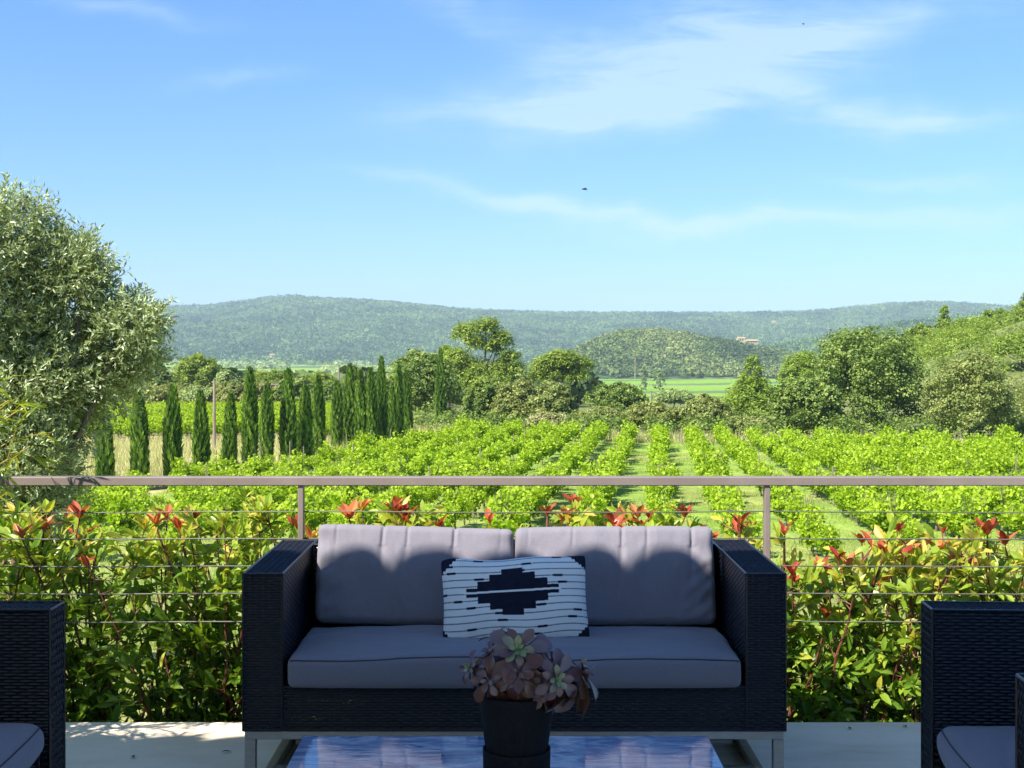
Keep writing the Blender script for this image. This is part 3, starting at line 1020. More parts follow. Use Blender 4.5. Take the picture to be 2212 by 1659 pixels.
pole('tall round wooden pole among the left cypresses', 463, 820, 80, .1)
pole('thin pole with a crossarm behind the narrow cypress', 584, 826, 125, .1, True)
pole('thin slanting pole above the middle cypresses', 732, 790, 105, .08, False, .01)
pole('short brown post sticking out of the bushes right of the dark round oak', 1407, 846, 112, .09, name='wooden_post')
pole('distant thin pole at the edge of the wooded hill', 1372, 771, 1040, .35, True)


def house(label, px, yb, D, w, d, h, rot, nw=2):
    q_ = at(px, yb, D)
    root = thing('farmhouse', label, 'house', tuple(q_))
    mw, mr = MB(), MB()
    c_, s_ = math.cos(rot), math.sin(rot)
    tf = lambda a: [(q_[0] + x * c_ - y * s_, q_[1] + x * s_ + y * c_, q_[2] + z) for x, y, z in a]
    a, b_ = w / 2, d / 2
    mw.add(tf([(-a, -b_, -6), (a, -b_, -6), (a, b_, -6), (-a, b_, -6), (-a, -b_, h), (a, -b_, h), (a, b_, h), (-a, b_, h), (-a, 0, h + d * .18), (a, 0, h + d * .18)]),
           [(0, 1, 5, 4), (1, 2, 6, 5), (2, 3, 7, 6), (3, 0, 4, 7)])
    mw.f.append(np.array([(5, 6, 9), (7, 4, 8)]))
    e = .5
    mr.add(tf([(-a - e, -b_ - e, h - .1), (a + e, -b_ - e, h - .1), (a + e, 0, h + d * .18 + .3), (-a - e, 0, h + d * .18 + .3), (-a - e, b_ + e, h - .1), (a + e, b_ + e, h - .1)]),
           [(0, 1, 2, 3), (3, 2, 5, 4)])
    mw.build('wall', M_PALEW, root)
    mr.build('roof', M_TILE, root)
    for i in range(nw):
        x = -a + w * (i + 1) / (nw + 1)
        MB().add(tf([(x - .7, -b_ - .06, h * .35), (x + .7, -b_ - .06, h * .35), (x + .7, -b_ - .06, h * .8), (x - .7, -b_ - .06, h * .8)]), [(0, 1, 2, 3)]).build('window', M_DARK, root)


house('long farmhouse with orange roof, right wing beside the low wooded hill', 1622, 742, 1640, 16, 9, 3.2, .25, 4)
house('taller pale farmhouse block left of the long orange-roofed wing', 1600, 739, 1640, 9, 8, 4.6, .1, 2)
house('tiny pale house left on the far wooded ridge', 1461, 708, 3700, 13, 9, 7, .2)
house('tiny pale house beside a dark tree on the far wooded ridge', 1500, 706, 3700, 16, 10, 7, -.2)
house('tiny cream house alone right on the far ridge', 1672, 699, 3800, 12, 9, 6, .1)
house('small sandy farm building at the foot of the far hill', 588, 769, 2560, 9, 8, 2.5, .1)

q_ = at(640, 646, 4500)
root = thing('radio_tower', 'thin lattice radio tower on the top of the far hill', 'tower', (q_[0], q_[1], q_[2] - 5))
MB().tube([(q_[0], q_[1], q_[2] - 5), (q_[0], q_[1], q_[2] + 10), (q_[0], q_[1], q_[2] + 24)], [2.2, 1.4, .5], 6).build('mast', M_WIRE, root)
for dz in (9, 15):
    MB().box(q_[0] - 3, q_[0] + 3, q_[1] - 1.5, q_[1] + 1.5, q_[2] + dz, q_[2] + dz + 1.4).build('antenna_platform', M_WIRE, root)


def bird(label, px, py, D, span, rz):
    q_ = at(px, py, D)
    root = thing('bird', label, 'bird', tuple(q_))
    c_, s_ = math.cos(rz), math.sin(rz)
    tf = lambda a: np.array([(q_[0] + x * c_ - y * s_, q_[1] + x * s_ + y * c_, q_[2] + z) for x, y, z in a])
    MB().tube(tf([(-.09, 0, 0), (-.05, 0, .005), (.02, 0, .008), (.07, 0, .005), (.11, 0, 0)]), [.004, .018, .026, .02, .006], 8).build('body', M_BIRD, root, smooth=True)
    for k in (-1, 1):
        pts_ = tf([(.05, .01 * k, .01), (-.03, .01 * k, .01), (-.02, .5 * span * k * .55, .04), (.06, .5 * span * k * .5, .045), (-.05, .5 * span * k, .01)])
        MB().add(pts_, [(0, 1, 2), (0, 2, 3), (3, 2, 4)]).build('wing', M_BIRD, root)


bird('dark bird flying alone in the clear sky below the big cloud', 1262, 409, 42, .22, .3)
bird('tiny dark bird in front of the upper white cloud', 1735, 52, 60, .15, 1.0)

# small sign by the end of the cypress row
q_ = at(915, 930, 110)
zg = float(G(q_[0], 110))
root = thing('field_sign', 'small dark sign on a white post near the last cypresses', 'sign', (q_[0], 110, zg))
MB().tube([(q_[0], 110, zg - .1), (q_[0], 110, zg + 1.35)], .045, 6).build('post', M_WIRE, root)
MB().bbox(q_[0] - .28, q_[0] + .28, 109.9, 109.94, zg + .25, zg + .8, .01).build('board', M_SIGN, root)

# ------------------------------------------------------------------ olive tree
D0 = 10.0
q_ = at(-40, 1100, D0)
ox, oz = -3.9, float(G(-3.9, D0))
root = thing('olive_tree', 'large silvery olive tree at the left edge beyond the railing', 'olive tree', (ox, D0, oz))
OL = [(30, 500, 85, 80), (-70, 560, 140, 130), (95, 560, 85, 75), (150, 590, 70, 65), (190, 605, 52, 45), (110, 660, 110, 85), (0, 700, 130, 110), (265, 700, 72, 60), (300, 700, 46, 36), (225, 755, 84, 66),
      (270, 768, 50, 44), (120, 800, 110, 90), (185, 835, 72, 60), (40, 860, 120, 100), (-60, 800, 150, 140), (105, 925, 76, 62), (60, 970, 100, 80), (110, 990, 44, 42), (75, 1040, 75, 58), (20, 1060, 90, 60), (-90, 980, 150, 120), (50, 1110, 100, 70), (-40, 1170, 120, 90), (85, 1085, 55, 42)]
lob = []
for (lx, ly, lr, lry) in OL:
    p_ = at(lx, ly, D0)
    lob.append((p_[0], D0 + U(-.25, .35), p_[2], lr * D0 / F, lr * D0 / F, lry * D0 / F))
lob = np.array(lob)
lv_, tw = MB(), MB()
area = lob[:, 3] * lob[:, 5]
for L, a in zip(lob, area / area.sum()):
    nt_ = int(10500 * a)
    d = rdir(nt_)
    fac = U(.3, 1.0, nt_) ** .7
    st = L[:3] + d * L[3:6] * fac[:, None]
    td = unit(d * .8 + rng.normal(0, .45, (nt_, 3)) + np.array([.05, 0, .35]))
    ln = U(.1, .24, nt_)
    for k in range(12):
        t = (k + .6) / 12
        pos = st + td * (ln * t)[:, None] + np.array([0, 0, -.02]) * t * t
        side = unit(np.cross(td, rdir(nt_)))
        ld = unit(td * .75 + side * .8 + rng.normal(0, .2, (nt_, 3)))
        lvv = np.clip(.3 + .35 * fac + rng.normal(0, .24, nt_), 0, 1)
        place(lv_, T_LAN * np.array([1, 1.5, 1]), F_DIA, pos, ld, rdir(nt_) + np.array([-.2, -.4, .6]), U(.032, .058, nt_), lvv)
    for i in range(0, nt_, 6):
        tw.tube([st[i], st[i] + td[i] * ln[i]], [.003, .0015], 3, cap=False)
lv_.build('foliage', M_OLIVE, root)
tb = np.array([ox, D0, oz])
fork = np.array([ox + .35, D0, oz + 1.15])
tw.tube([tb + (0, 0, -.1), tb + (.1, 0, .5), fork], [.2, .16, .13], 9)
for i in (0, 2, 4, 5, 7, 9, 11, 12, 13, 15, 6):
    e = lob[i][:3]
    mid = fork * .5 + e * .5 + np.array([0, U(-.1, .1), -.12])
    tw.tube([fork, mid, e], [.045, .022, .006], 6)
    for k in range(3):
        e2 = e + rdir(1)[0] * lob[i][3] * .8
        tw.tube([mid * .4 + e * .6, (e + e2) / 2, e2], [.009, .006, .003], 4)
tw.build('branches', M_BARK, root)

# ------------------------------------------------------------------ bamboo
bx, by = -2.62, 4.55
root = thing('bamboo', 'yellow-green bamboo with long narrow leaves at the left picture edge', 'bamboo', (bx, by, -.3))
lf_, cu = MB(), MB()
for k in range(33):
    a = U(0, 6.28)
    r0 = U(0, .3)
    b0 = np.array([bx + r0 * math.cos(a), by + r0 * math.sin(a), -.3])
    hgt = U(1.4, 2.6)
    if k < 24:
        ld = np.array([U(.45, .8), U(-.3, .35), 0])
        hgt = U(1.2, 2.05)
    else:
        ld = np.array([U(-.5, .3), U(-.6, .3), 0])
    t = np.linspace(0, 1, 12)[:, None]
    cv = b0 + np.array([0, 0, hgt]) * (t - .12 * t ** 3) + ld * (t ** 2.2)
    cu.tube(cv, np.linspace(.008, .002, 12), 5, lv=.9)
    for j in range(30):
        s_ = U(.3, 1)
        i0 = min(10, int(s_ * 11))
        p_ = cv[i0] * (1 - (s_ * 11 - i0)) + cv[i0 + 1] * (s_ * 11 - i0) if i0 < 11 else cv[11]
        bd = unit(rng.normal(0, 1, 3) + np.array([.2, 0, .5]))
        bl = U(.06, .17)
        e = p_ + bd * bl + np.array([0, 0, -.02])
        cu.tube([p_, e], [.0016, .001], 3, lv=.95, cap=False)
        m_ = 5
        dd = unit(bd + rng.normal(0, .55, (m_, 3)) + np.array([.1, 0, -.15]))
        place(lf_, T_BAM, F_BAM, p_ + (e - p_) * U(.4, 1, (m_, 1)), dd, rdir(m_) + np.array([0, -.3, .8]), U(.07, .13, m_), np.clip(rng.normal(.42, .22, m_), 0, 1))
lf_.build('leaves', M_BAMBOO, root)
cu.build('culms', M_BAMBOO, root)

# ------------------------------------------------------------------ hedge of red-tipped shrubs


def shrub(label, x, y, ztop, dens, redp0, w=.34, bright=0.):
    zb = float(G(x, y)) + 0.0
    redp = min(.95, redp0 * 1.45 + .05)
    root = thing('photinia_shrub', label, 'shrub', (x, y, zb), 'red-tipped hedge shrubs behind the railing')
    gl, rl, st = MB(), MB(), MB()
    for s_ in range(int(9 * dens) + 3):
        b0 = np.array([x + U(-.6, .6) * w, y + U(-.18, .18), zb - .03])
        tp = np.array([x + U(-1.15, 1.15) * w, y + U(-.33, .33), ztop - abs(rng.normal(0, .16))])
        t = np.linspace(0, 1, 9)[:, None]
        cv = b0 + (tp - b0) * t + np.array([U(-.06, .06), U(-.06, .06), 0]) * np.sin(t * 3.1) + rng.normal(0, .006, (9, 3))
        st.tube(cv, np.linspace(.0075, .0025, 9), 5)
        for j in range(17):
            f_ = U(.02, .98) ** 1.05
            i0 = min(7, int(f_ * 8))
            p_ = cv[i0] + (cv[i0 + 1] - cv[i0]) * (f_ * 8 - i0)
            bd = unit(np.array([rng.normal(0, 1), rng.normal(0, .9), U(.15, 1.1)]))
            bl = U(.08, .24) * (1.1 - .4 * f_)
            e = p_ + bd * bl
            if e[2] > ztop + .06:
                e[2] = ztop + U(-.1, .06)
            e[1] = max(e[1], 5.19)
            st.tube([p_, (p_ + e) / 2 + (0, 0, -.01), e], [.003, .0024, .0015], 4, cap=False)
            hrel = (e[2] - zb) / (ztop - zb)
            nlv = int(rng.integers(9, 15))
            tt = U(.25, 1, (nlv, 1))
            pos = p_ + (e - p_) * tt
            dd = unit(bd * .7 + rng.normal(0, .65, (nlv, 3)) + np.array([0, -.1, .25]))
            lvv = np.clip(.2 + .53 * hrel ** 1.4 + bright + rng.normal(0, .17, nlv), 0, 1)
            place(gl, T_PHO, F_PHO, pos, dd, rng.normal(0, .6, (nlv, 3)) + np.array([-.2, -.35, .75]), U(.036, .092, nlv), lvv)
        # shoot tip
        m_ = int(rng.integers(4, 11))
        ang = np.arange(m_) * 2.4 + U(0, 6)
        dd = np.stack([np.cos(ang) * .55, np.sin(ang) * .55, np.ones(m_)], 1) + rng.normal(0, .15, (m_, 3))
        nr_ = -np.stack([np.cos(ang), np.sin(ang), -.4 * np.ones(m_)], 1)
        red = U() < redp
        place(rl if red else gl, T_PHO, F_PHO, np.repeat(cv[-1:], m_, 0), dd, nr_, U(.03, .098, m_), np.clip(rng.normal(U(.1, .65) if red else .8, .22, m_), 0, 1))
        if red:
            st.tube([cv[-3], cv[-1]], [.0045, .003], 4)
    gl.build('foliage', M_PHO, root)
    if rl.n:
        tag(rl.build('young_leaves', M_RED, root), 'red young leaves at the shoot tips')
    st.build('stems', M_STEM, root)


SH = [
    ('sparse green hedge shrub at the far left under the bamboo', -2.25, .70, 1.0, .12, 0.), ('loose hedge shrub directly behind the left armchair', -1.86, .70, 1.05, .25, .02),
    ('hedge shrub with bare lower stems showing lawn between armchair and sofa', -1.47, .69, .85, .22, .02), ('dense yellow-green hedge shrub just left of the sofa', -1.08, .73, 1.05, .2, .04),
    ('hedge shrub behind the left sofa arm beside the railing post', -.70, .71, .9, .4, .05), ('red-tipped hedge shrub rising behind the left back cushion', -.31, .755, .9, .8, .05),
    ('red-tipped hedge shrub behind the gap between the back cushions', .06, .70, .9, .65, .05), ('hedge shrub with orange tips behind the right back cushion', .42, .715, .9, .75, .05),
    ('low hedge shrub behind the right sofa arm beside the second railing post', .80, .67, .9, .5, .05), ('dense glossy hedge shrub right of the sofa with a red shoot cluster', 1.22, .66, 1.15, .55, .1),
    ('bright-leaved hedge shrub just left of the right armchair', 1.58, .62, 1.15, .6, .12), ('hedge shrub with orange tips behind the right armchair', 1.95, .62, 1.0, .6, .1),
    ('last hedge shrub at the right picture edge', 2.32, .64, 1.0, .6, .1)]
for (lb, x, zt, dn, rp, br) in SH:
    shrub(lb, x, 5.62 + U(-.05, .08), zt, dn, rp, bright=br)

# ------------------------------------------------------------------ terrace, railing, unseen shade roof
fl = MB()
fl.bbox(-2.35, 7, -2.6, 5.07, -.35, 0, .006)
tag(fl.build('terrace_floor', M_FLOOR), kind='structure')

root = thing('metal_railing', 'brown metal railing with thin horizontal wires along the terrace edge', 'railing', (0, 5.15, 0))
MB().bbox(-2.75, 4.7, 5.122, 5.178, .886, .919, .003).build('handrail', M_RAIL, root)
for x in (-2.593, -.808, .977, 2.762):
    MB().bbox(x - .0105, x + .0105, 5.13, 5.17, -.3, .886, .002).build('post', M_RAIL, root)
for z in (.785, .682, .577, .472, .364):
    xs = np.linspace(-2.7, 4.6, 60)
    MB().tube(np.stack([xs, np.full(60, 5.15), z - .004 * np.abs(np.sin((xs + .808) / 1.785 * math.pi)) + .0008 * np.sin(xs * 9)], 1), .0026, 6).build('wire', M_WIRE, root)

root = thing('shade_roof', 'unseen tiled roof with added pillars, its extent shaped to set the terrace shade', 'shade_roof', (0, -1.2, 0))  # out-of-view roof; outline and pillars made up to tune the terrace shade
MB().box(-5.2, .6, -2.2, -2.0, -.4, 4.4).build('back_wall', M_PLASTER, root)  # unseen house wall, raised to darken the furniture fronts
for x in (-4.4, -2.1, .2):
    MB().bbox(x - .15, x + .15, -1.15, -.85, 0, 4.4, .01).build('added_pillar', M_PLASTER, root)
ev, zt = 2.985, 3.36
rf = MB()
cl_ = MB()
sl = math.tan(R(15))


def roof_part(x0, x1, y1):
    a = np.array([(x0, -1.2, zt + (y1 + 1.2) * sl - .12), (x1, -1.2, zt + (y1 + 1.2) * sl - .12), (x1, y1, zt - .12), (x0, y1, zt - .12)])
    cl_.add(np.concatenate([a + (0, .0, -.025), a + (0, 0, -.004)]), [(0, 3, 2, 1), (4, 5, 6, 7), (3, 7, 6, 2), (0, 1, 5, 4), (0, 4, 7, 3), (1, 2, 6, 5)])
    rf.add(np.concatenate([a, a + (0, 0, .1)]), [(0, 3, 2, 1), (4, 5, 6, 7), (3, 7, 6, 2), (0, 1, 5, 4), (0, 4, 7, 3), (1, 2, 6, 5)])
    xc = PH + .281 * math.ceil((x0 + .1 - PH) / .281)
    while xc < x1:
        th = np.linspace(0, math.pi, 13)
        for r_, hz_, ya, yb, za in ((.1, .05, y1 + .0, -1.2, zt - .02), (.139, .135, y1 + .02, y1 + .0, zt - .03)):  # second, thin upright plate is shaped to cast the scalloped shadow edge
            px_ = xc + r_ * np.cos(th)
            pz = za + hz_ * np.sin(th)
            vv = np.concatenate([np.stack([px_, np.full(13, ya), pz], 1), np.stack([px_, np.full(13, yb), pz + (ya - yb) * sl * (yb < 0)], 1)])
            i = np.arange(12)
            rf.add(vv, np.stack([i, i + 1, i + 14, i + 13], 1))
            rf.f.append(np.array([[rf.n - 26 + k for k in range(13)]]))
            rf.f.append(np.array([[rf.n - 1 - k for k in range(13)]]))
        xc += .281


PH = -2.541
roof_part(-3.25, .3, ev)  # right end cut short so more sky light reaches the floor
roof_part(-5.2, -3.26, ev - .34)  # eave set back here to let a strip of sun onto the floor
cl_.build('ceiling', M_PLASTER, root)
rf.build('roof', M_TILE, root)

# ------------------------------------------------------------------ wicker furniture


def weave(mb, o, u_, v_, n_, w, h, pitch=.0088, half=.022, A=.0021):
    o, u_, v_, n_ = (np.asarray(k, float) for k in (o, u_, v_, n_))
    ns_ = max(2, int(round(h / pitch)))
    pv = h / ns_
    nh = max(2, int(round(w / half)))
    hf = w / nh
    m_ = nh * 4 + 1
    s_ = np.linspace(0, w, m_)
    jit = rng.normal(0, .00035, (ns_, 1))
    j = np.arange(ns_)[:, None]
    off = A * np.cos(math.pi * s_[None] / hf + math.pi * j) + .0012 + jit
    rows = []
    for r_, (dv, dn) in enumerate(((-.492, -.0016), (0, .0009), (.492, -.0016))):
        vv = (j + .5 + dv) * pv + 0 * s_[None]
        rows.append(o + u_ * (s_[None] + 0 * j)[..., None] + v_ * vv[..., None] + n_ * (off + dn)[..., None])
    V = np.stack(rows, 2)
    ids = np.arange(ns_ * m_ * 3).reshape(ns_, m_, 3)
    f = np.concatenate([np.stack([ids[:, :-1, k], ids[:, 1:, k], ids[:, 1:, k + 1], ids[:, :-1, k + 1]], -1).reshape(-1, 4) for k in (0, 1)])
    mb.add(V.reshape(-1, 3), f)
    for k in range(nh + 1):
        c_ = np.clip(k * hf, .004, w - .004)
        a = o + u_ * (c_ - .004)
        b_ = o + u_ * (c_ + .004)
        mb.add([a, b_, b_ + v_ * h, a + v_ * h], [(0, 1, 2, 3)])


def wicker_box(name, parent, x0, x1, y0, y1, z0, z1, faces, core=True, vert=''):
    mb = MB()
    X, Y, Z = np.eye(3)
    e = .003
    defs = {'f': ((x0, y0, z0), X, Z, -Y, x1 - x0, z1 - z0), 'b': ((x1, y1, z0), -X, Z, Y, x1 - x0, z1 - z0),
            'l': ((x0, y1, z0), -Y, Z, -X, y1 - y0, z1 - z0), 'r': ((x1, y0, z0), Y, Z, X, y1 - y0, z1 - z0),
            't': ((x0, y0, z1), X, Y, Z, x1 - x0, y1 - y0)}
    for k in faces:
        o, u_, v_, n_, w, h = defs[k]
        o = np.array(o) - n_ * e
        if k in vert:
            o = o + u_ * w
            u_, v_, w, h = v_, -u_, h, w
        weave(mb, o, u_, v_, n_, w, h)
    # corner binding strands
    for (a, b_) in (((x0, y0), (x0, y0)), ((x1, y0), (x1, y0)), ((x0, y1), (x0, y1)), ((x1, y1), (x1, y1))):
        mb.tube([(a[0], a[1], z0), (a[0], a[1], z1)], .0038, 6)
    for (a, b_) in (((x0, y0), (x1, y0)), ((x1, y0), (x1, y1)), ((x1, y1), (x0, y1)), ((x0, y1), (x0, y0))):
        mb.tube([(a[0], a[1], z1), (b_[0], b_[1], z1)], .0038, 6)
        mb.tube([(a[0], a[1], z0), (b_[0], b_[1], z0)], .0038, 6)
    o = mb.build(name, M_WICKER, parent)
    if core:
        k = .0075
        MB().box(x0 + k, x1 - k, y0 + k, y1 - k, z0 + k, z1 - k).build('inner_shell', M_CORE, o)
    return o


def soft_box(w, d, h, r, n=(36, 22, 10), puff=(0, 0, 0)):
    """rounded, stuffed box centred at the origin; returns vertices, quads, unit coordinates"""
    P, Q, cnt = [], [], 0
    for ax in range(3):
        a, b_ = [k for k in range(3) if k != ax]
        ga, gb = np.meshgrid(np.linspace(-1, 1, n[a] + 1), np.linspace(-1, 1, n[b_] + 1), indexing='ij')
        for s_ in (-1, 1):
            p_ = np.zeros(ga.shape + (3,))
            p_[..., a], p_[..., b_], p_[..., ax] = ga, gb, s_
            ids = np.arange(ga.size).reshape(ga.shape) + cnt
            q = np.stack([ids[:-1, :-1], ids[1:, :-1], ids[1:, 1:], ids[:-1, 1:]], -1).reshape(-1, 4)
            flip = (s_ > 0) == (ax == 1)
            Q.append(q[:, ::-1] if flip else q)
            P.append(p_.reshape(-1, 3))
            cnt += ga.size
    P = np.concatenate(P)
    Q = np.concatenate(Q)
    Pu, inv = np.unique(np.round(P, 5), axis=0, return_inverse=True)
    Q = inv.reshape(-1)[Q]
    hf = np.array([w, d, h]) / 2
    B = Pu * hf
    # denser near edges
    core = np.clip(B, -(hf - r), hf - r)
    v = core + r * unit(B - core)
    un = Pu
    v[:, 0] += np.sign(un[:, 0]) * puff[0] * (1 - un[:, 1] ** 2) * (1 - un[:, 2] ** 2) * (np.abs(un[:, 0]) > .99)
    v[:, 1] += un[:, 1] * puff[1] * (1 - un[:, 0] ** 4) * (1 - un[:, 2] ** 2)
    v[:, 2] += un[:, 2] * puff[2] * (1 - un[:, 0] ** 6) * (1 - un[:, 1] ** 4)
    return v, Q, un


def rotx(v, a):
    c_, s_ = math.cos(a), math.sin(a)
    return np.stack([v[:, 0], v[:, 1] * c_ - v[:, 2] * s_, v[:, 1] * s_ + v[:, 2] * c_], 1)


def roty(v, a):
    c_, s_ = math.cos(a), math.sin(a)
    return np.stack([v[:, 0] * c_ + v[:, 2] * s_, v[:, 1], -v[:, 0] * s_ + v[:, 2] * c_], 1)


def rotz(v, a):
    c_, s_ = math.cos(a), math.sin(a)
    return np.stack([v[:, 0] * c_ - v[:, 1] * s_, v[:, 0] * s_ + v[:, 1] * c_, v[:, 2]], 1)


# ---- sofa
SX, Y0, Y1 = .0075, 4.29, 5.04
sofa = thing('wicker_sofa', 'two-seat dark wicker sofa with grey cushions in the middle of the terrace', 'sofa', (SX, 4.66, 0))
xl, xr = SX - .867, SX + .867
aw = .126
wicker_box('armrest', sofa, xl, xl + aw, Y0, Y1, .19, .69, 'flrtb')
wicker_box('armrest', sofa, xr - aw, xr, Y0, Y1, .19, .69, 'flrtb')
wicker_box('seat_base', sofa, xl + aw + .002, xr - aw - .002, Y0 + .004, Y1 - .1, .19, .328, 'ft', core=False)
wicker_box('backrest', sofa, xl + aw + .002, xr - aw - .002, Y1 - .095, Y1, .19, .688, 'fbt')
bk_ = MB().box(xl + aw + .004, xr - aw - .004, Y0 + .012, Y0 + .016, .19, .214)
bk_.box(xl + aw + .004, xr - aw - .004, Y0 + .012, Y0 + .016, .288, .326)
for k in range(60):
    x0_ = U(xl + aw, xr - aw - .2)
    z0_ = U(.2, .29)
    bk_.box(x0_, x0_ + U(.06, .3), Y0 + .012 + k * .0003, Y0 + .0121 + k * .0003, z0_, z0_ + U(.01, .03))
bk_.build('backing', M_CORE, sofa)
MB().box(xl + aw + .01, xr - aw - .01, Y0 + .05, Y1 - .11, .30, .322).build('seat_support', M_CORE, sofa)
fr = MB()
fr.bbox(xl + .004, xr - .004, Y0 + .004, Y0 + .036, .160, .187, .002)
fr.bbox(xl + .004, xr - .004, Y1 - .036, Y1 - .004, .160, .187, .002)
fr.bbox(xl + .004, xl + .036, Y0 + .038, Y1 - .038, .160, .187, .002)
fr.bbox(xr - .036, xr - .004, Y0 + .038, Y1 - .038, .160, .187, .002)
fr.build('base_frame', M_STEEL, sofa)
for x in (xl + .004, xr - .038):
    for y in (Y0 + .004, Y1 - .038):
        MB().bbox(x, x + .034, y, y + .034, 0, .16, .002).build('leg', M_STEEL, sofa)
rn = MB()
for x in (-.815, .785):
    rn.bbox(SX + x, SX + x + .03, 4.40, 4.86, .002, .04, .002)
rn.bbox(SX - .783, SX + .783, 4.40, 4.43, .002, .038, .002)
rn.bbox(SX - .783, SX + .783, 4.83, 4.86, .002, .038, .002)
tag(rn.build('floor_frame', M_STEEL, sofa), 'flat steel frame lying under the sofa')
MB().tube([(SX - .77, 4.74, .02), (SX + .77, 4.74, .02)], .008, 8).build('cross_rod', M_PLASTER, sofa)

# seat cushion
v, q, un = soft_box(1.445, .50, .098, .018, (190, 70, 10), (.008, .008, .016))
x_, y_ = v[:, 0], v[:, 1]
top = un[:, 2] > .3
nz = fbm(x_ * 6 + 20, y_ * 11 + 20, 4, 91)
v[:, 2] += top * (-.012 * np.abs(nz - .5) - .007 * np.exp(-((np.abs(x_) - .36) / .2) ** 2 - (y_ / .18) ** 2) + .0045 * np.sin(x_ * 9 + 1.5 * np.sin(y_ * 14)) * np.sin(y_ * 11 + 1) + .004 * np.sin(x_ * 4.3 + 2) - .006 * np.exp(-((x_ - .05) / .3) ** 2 - ((y_ - .05) / .2) ** 2)
                + .0016 * np.sin(x_ * 46 + y_ * 30 + 3 * np.sin(x_ * 7)) * np.exp(-((y_ - .1) / .14) ** 2))
v[:, 2] += -.008 * (un[:, 0] < -.9) * top * 0
sc_v = v + np.array([SX, 4.268 + .25, .379])
sea = MB().add(sc_v, q).build('seat_cushion', M_FAB, sofa, smooth=True)
k_ = (un[:, 1] < -.999) & (un[:, 2] > .999)
sm = sc_v[k_][np.argsort(sc_v[k_][:, 0])]
MB().tube(sm + (0, -.0008, .0006), .0021, 6).build('piping', M_PIPE, sea)
# back cushions
for (xa, xb, tilt, seed) in ((-.705, -.002, .010, 0), (.004, .715, -.002, 4)):
    w = xb - xa
    v, q, un = soft_box(w, .15, .345, .024, (170, 10, 70), (.003, .018, .003))
    x_, z_ = v[:, 0], v[:, 2]
    fr_ = un[:, 1] < -.3
    for k in range(5):
        xc = (-.28 + .14 * k + .03 * math.sin(seed + k * 2.1)) * w / .7
        dpt = [.003, .009, .006, .010, .002][(k + seed) % 5]
        prof_ = np.exp(-((x_ - xc - .05 * (z_ - .17)) / (.0055 + .006 * (z_ < .1))) ** 2) * sst(-.1, .15, z_)
        v[:, 1] += prof_ * dpt
        v[:, 2] -= prof_ * dpt * .5
    v[:, 1] += fr_ * (.004 * np.sin(x_ * 11 + seed) * np.sin(z_ * 9) + .003 * np.sin((x_ + z_) * 21 + seed))
    nz = fbm(x_ * 9 + seed, (z_ + .35 * x_) * 5, 4, 61 + seed)
    v[:, 1] += fr_ * (.016 * np.abs(nz - .5) + .02 * np.exp(-((z_ + .06) / .09) ** 2) * (1 - (2 * x_ / w) ** 2) * .6)
    rg = np.sin((x_ * .8 - z_ * 1.2) * 95 + 6 * nz)
    v[:, 1] += fr_ * .0022 * rg * sst(.5, 1, np.abs(un[:, 0])) * sst(-.6, .2, -un[:, 2])
    edge = sst(.55, 1, np.abs(un[:, 0]))
    v[:, 1] += fr_ * edge * .0035 * np.sin(z_ * 70 + seed * 2)
    v[:, 2] += tilt * (-un[:, 0])
    v = rotx(v, -R(15))
    MBc = MB().add(v + np.array([SX + (xa + xb) / 2, 4.845, .425 + .163]), q).build('back_cushion', M_FAB, sofa, smooth=True)

# ---- throw pillow
nu, nv = 420, 230
uu, vv = np.meshgrid(np.linspace(0, 1, nu), np.linspace(0, 1, nv))
W_, H_ = .508, .305
du, dv = uu * 2 - 1, vv * 2 - 1


def pillow_pattern(u_, v_):
    vb = v_ + .010 * np.sin(u_ * 4.5 + .6) + .004 * np.sin(u_ * 13)
    xm = u_ * W_
    wob = .0012 * np.sign(np.sin(vb * H_ / .0036 * math.pi))
    warp = np.sin(xm / .0030 * math.pi)
    weft = np.sin(vb * H_ / .0034 * math.pi)
    tex = warp * weft
    white = np.array([.8, .79, .76])
    navy = np.array([.012, .014, .03])
    c_ = white * (1 + .16 * tex)[..., None]
    k = (vb - .58) / .078
    line = np.abs(k - np.round(k)) * .078
    ln_ = (line < .005 + .004 * warp)
    rowi = np.round(k).astype(int)
    blob = np.zeros_like(u_, bool)
    for i in range(-9, 9):
        for jx in (0, 1):
            c0 = ((i * .377 + jx * .47 + .13 * math.sin(i * 3.3)) % 1)
            blob |= (rowi == i) & (np.abs(u_ - c0) < .032) & (line < .0135 + .002 * warp)
    ln_ |= blob
    d = np.abs(vb - .58 - .008)
    step = np.select([d < .011, d < .05, d < .125, d < .2, d < .262], [0, .312, .235, .152, .072], 0)
    dia = (np.abs(u_ - .487 + wob) < step)
    clear = (d < .011) & (np.abs(u_ - .487) < .33)
    ln_ &= ~clear
    cor = np.minimum(u_, 1 - u_) * W_ / .066 + np.minimum(v_, 1 - v_) * H_ / .06
    cmask = cor < 1.0 + .06 * np.sin(u_ * 260)
    dark = (ln_ & ~clear) | dia | cmask
    dk = navy * (1 + .6 * tex)[..., None] + ((tex > .86) * .10)[..., None] * white * (dia | cmask)[..., None]
    return np.where(dark[..., None], dk, c_)


